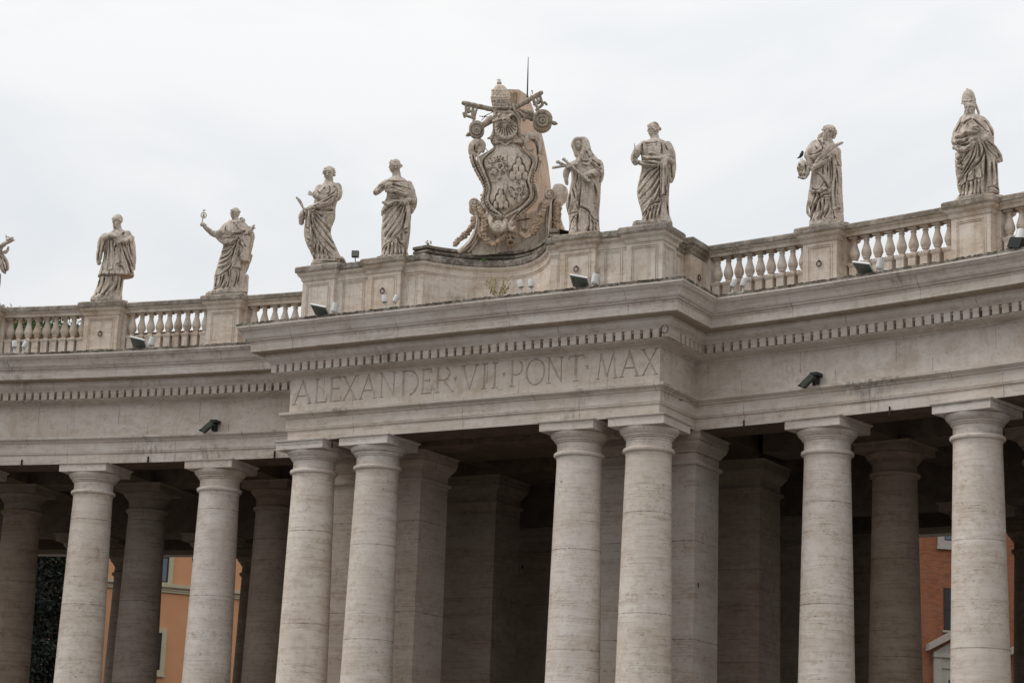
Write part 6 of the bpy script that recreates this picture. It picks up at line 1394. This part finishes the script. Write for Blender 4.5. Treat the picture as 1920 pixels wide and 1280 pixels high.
# keys
def key(name, shaft, bow, bit, flip, seed):
    s_ = cs((850, 140, 8.0), .013)
    (x0, y0), (x1, y1) = shaft; dx, dy = x1-x0, y1-y0; Ls = math.hypot(dx, dy); ex, ey = dx/Ls, dy/Ls; nx, ny = -ey, ex
    d0, d1 = (-.05, .0)
    n = 40; P = []
    for i in range(n):
        t = i/(n-1); r_ = 33
        if t < .42: r_ = 33+9*abs(math.sin(t*34))
        if t < .03: r_ = 38
        P.append((x0+dx*t, y0+dy*t, d0+(d1-d0)*t, r_))
    s_.tube(P, n=90, k=14); s_.ell(x0-ex*22, y0-ey*22, d0, 34, 34, 34)
    for t in (.05, .12, .2, .28, .36): s_.ell(x0+dx*t, y0+dy*t, d0, 18, 42, 42, tilt=-math.degrees(math.atan2(ey, ex))*-1)
    # bits
    for q, (a, b_, l0, l1, w_) in enumerate(bit):
        ax, ay = x0+ex*a, y0+ey*a; s_.tube([(ax+nx*l0*flip, ay+ny*l0*flip, d0, w_), (ax+nx*l1*flip+ex*b_, ay+ny*l1*flip+ey*b_, d0, w_)], n=8, k=10, flat=1.2)
    # bow: a drum whose decorated face looks to the front
    bx, by, br_, depth = bow; c = s_.L(bx, by, 0); m_ = MB()
    ax = [(c[0]-.02*i*0, -.30+i*depth/8, c[2]) for i in range(9)]; m_.tube(ax, [br_*s_.m*q for q in (.9, 1.0, .97, .90, .85, .85, .9, .97, .9)], 34); s_.mb.add(m_.v, m_.f)
    for rr, w_ in ((.93, 7), (.80, 5), (.55, 10), (.40, 5), (.2, 12)):
        s_.tube([(bx+br_*rr*(1+.045*math.sin(9*t))*math.cos(t), by+br_*rr*(1+.045*math.sin(9*t))*math.sin(t), -.33, w_) for t in np.linspace(0, 2*math.pi, 30)], n=60, k=8)
    s_.tube([(bx+br_*.9*ex, by+br_*.9*ey, -.1, 26), (bx+br_*1.15*ex, by+br_*1.15*ey, -.1, 34), (bx+br_*1.4*ex, by+br_*1.4*ey, -.1, 24), (bx+br_*1.52*ex, by+br_*1.52*ey, -.1, 12)], n=18)
    s_.finish(name, M['sooty'], crest, seed, .004)
key('key', ((175, 432), (1230, 668)), (1338, 690, 150, .75), [(20, 30, 20, 150, 22), (75, 10, 30, 120, 20), (130, 20, 20, 170, 24), (35, 150, 100, 95, 20), (60, 130, 175, 190, 22), (10, 30, 150, 200, 20), (190, -10, 20, 230, 18)], 1, 45)
key('key', ((1300, 285), (450, 772)), (350, 830, 118, .6), [(15, 30, 20, 150, 22), (70, 20, 25, 120, 20), (130, 10, 20, 185, 24), (40, 120, 95, 95, 20), (50, 120, 165, 185, 22), (5, -10, 150, 190, 20)], -1, 46)
# cords and tassels behind the tiara
s = cs((850, 140, 8.0), .012)
s.tube([(830, 440, -.1, 40), (870, 480, -.2, 30), (840, 540, -.2, 24)]); s.tube([(880, 440, -.25, 16), (930, 550, -.3, 20), (990, 650, -.28, 26)]); s.tube([(900, 440, -.2, 14), (960, 540, -.25, 16), (1060, 620, -.22, 22), (1060, 680, -.2, 28)])
s.tube([(1000, 520, -.1, 18), (1080, 560, -.1, 34), (1160, 580, -.05, 40), (1180, 660, .05, 48)]); s.tube([(1160, 300, -.2, 7), (1215, 490, -.25, 6)]); s.tube([(1180, 240, -.1, 11), (1186, 290, -.1, 8)]); s.tube([(600, 520, -.1, 16), (640, 600, -.2, 22), (620, 660, -.2, 18)])
s.cuts([[(1020, 560), (1100, 620), (1180, 680)], [(930, 480), (1010, 640)]], 8, .05)
s.finish('cords', M['sooty'], crest, 47, .006)
s = cs((850, 140, 8.0)); m_ = MB()
for a, b_ in (((390, 622), (600, 648)), ((520, 590), (420, 690)), ((430, 640), (600, 560)), ((450, 1070), (530, 1165))):
    m_ = MB(); m_.tube([s.L(*a, .25), s.L(*b_, .25)], .012, 6); m_.build('iron_stay', M['iron'], crest)
s2 = cs(); m_ = MB(); m_.tube([s2.L(620, 930, -.1), s2.L(765, 905, .25)], .022, 6); m_.build('iron_stay', M['iron'], crest)
# plastered brick buttress behind, with the conductor rod on top
BO = np.array([3.4, 3.9, 21.0]); bt = empty('buttress', BO, 0); tag(bt, 'tapering salmon plastered brick buttress standing behind the crest', 'buttress')
pts = []; NB = 14; m_ = MB(); P = []
for i in range(NB+1):
    t = i/NB
    l_ = (905+t*10-30*(1-t), 480-t*300); rx_ = [(1040, 480), (1034, 365), (1033, 347), (1027, 300), (1017, 250), (1004, 212), (991, 175)]
    vv = 480-t*304; rr = np.interp(vv, [q[1] for q in rx_[::-1]], [q[0] for q in rx_[::-1]]); ll = np.interp(vv, [175, 300, 480], [948, 930, 915])
    dep = .9-.5*t; a = at_y(ll, vv, 3.6)-BO; b_ = at_y(rr, vv, 3.9+dep)-BO
    for x, y in ((a[0], -.3), (b_[0], -.3), (b_[0]+.0, dep), (a[0], dep)): P.append((x, y, (a[2]+b_[2])/2+(.10 if (i == NB and x == a[0]) else 0)))
F = [(j*4+k, j*4+(k+1) % 4, (j+1)*4+(k+1) % 4, (j+1)*4+k) for j in range(NB) for k in range(4)]+[(3, 2, 1, 0), tuple(NB*4+k for k in range(4))]
m_.add(P, F); m_.build('shaft', M['salmon'], bt)
tpL = at_y(951, 177, 3.6)-BO; tpR = at_y(990, 182, 4.4)-BO; tpR[2] = (at_y(990, 182, 3.6)-BO)[2]; m_ = MB()
m_.box(tpL[0]-.02, tpR[0]+.015, -.34, .42, tpR[2]-.9, tpL[2]+.02); m_.build('capping', M['capstone'], bt)
rp = at_y(988.5, 190, 3.9); rt2 = empty('lightning_rod', rp, 0); tag(rt2, 'thin lightning rod rising above the buttress behind the crest', 'lightning rod')
q = at_y(990.5, 107, 3.9)-rp; m_ = MB(); m_.tube([(0, 0, -.06), tuple(q*.6), tuple(q)], [.03, .022, .010], 8); m_.build('rod', M['black'], rt2)
m_ = MB(); m_.box(-.05, .05, -.05, .05, -.08, .02); m_.build('clamp', M['iron'], rt2)
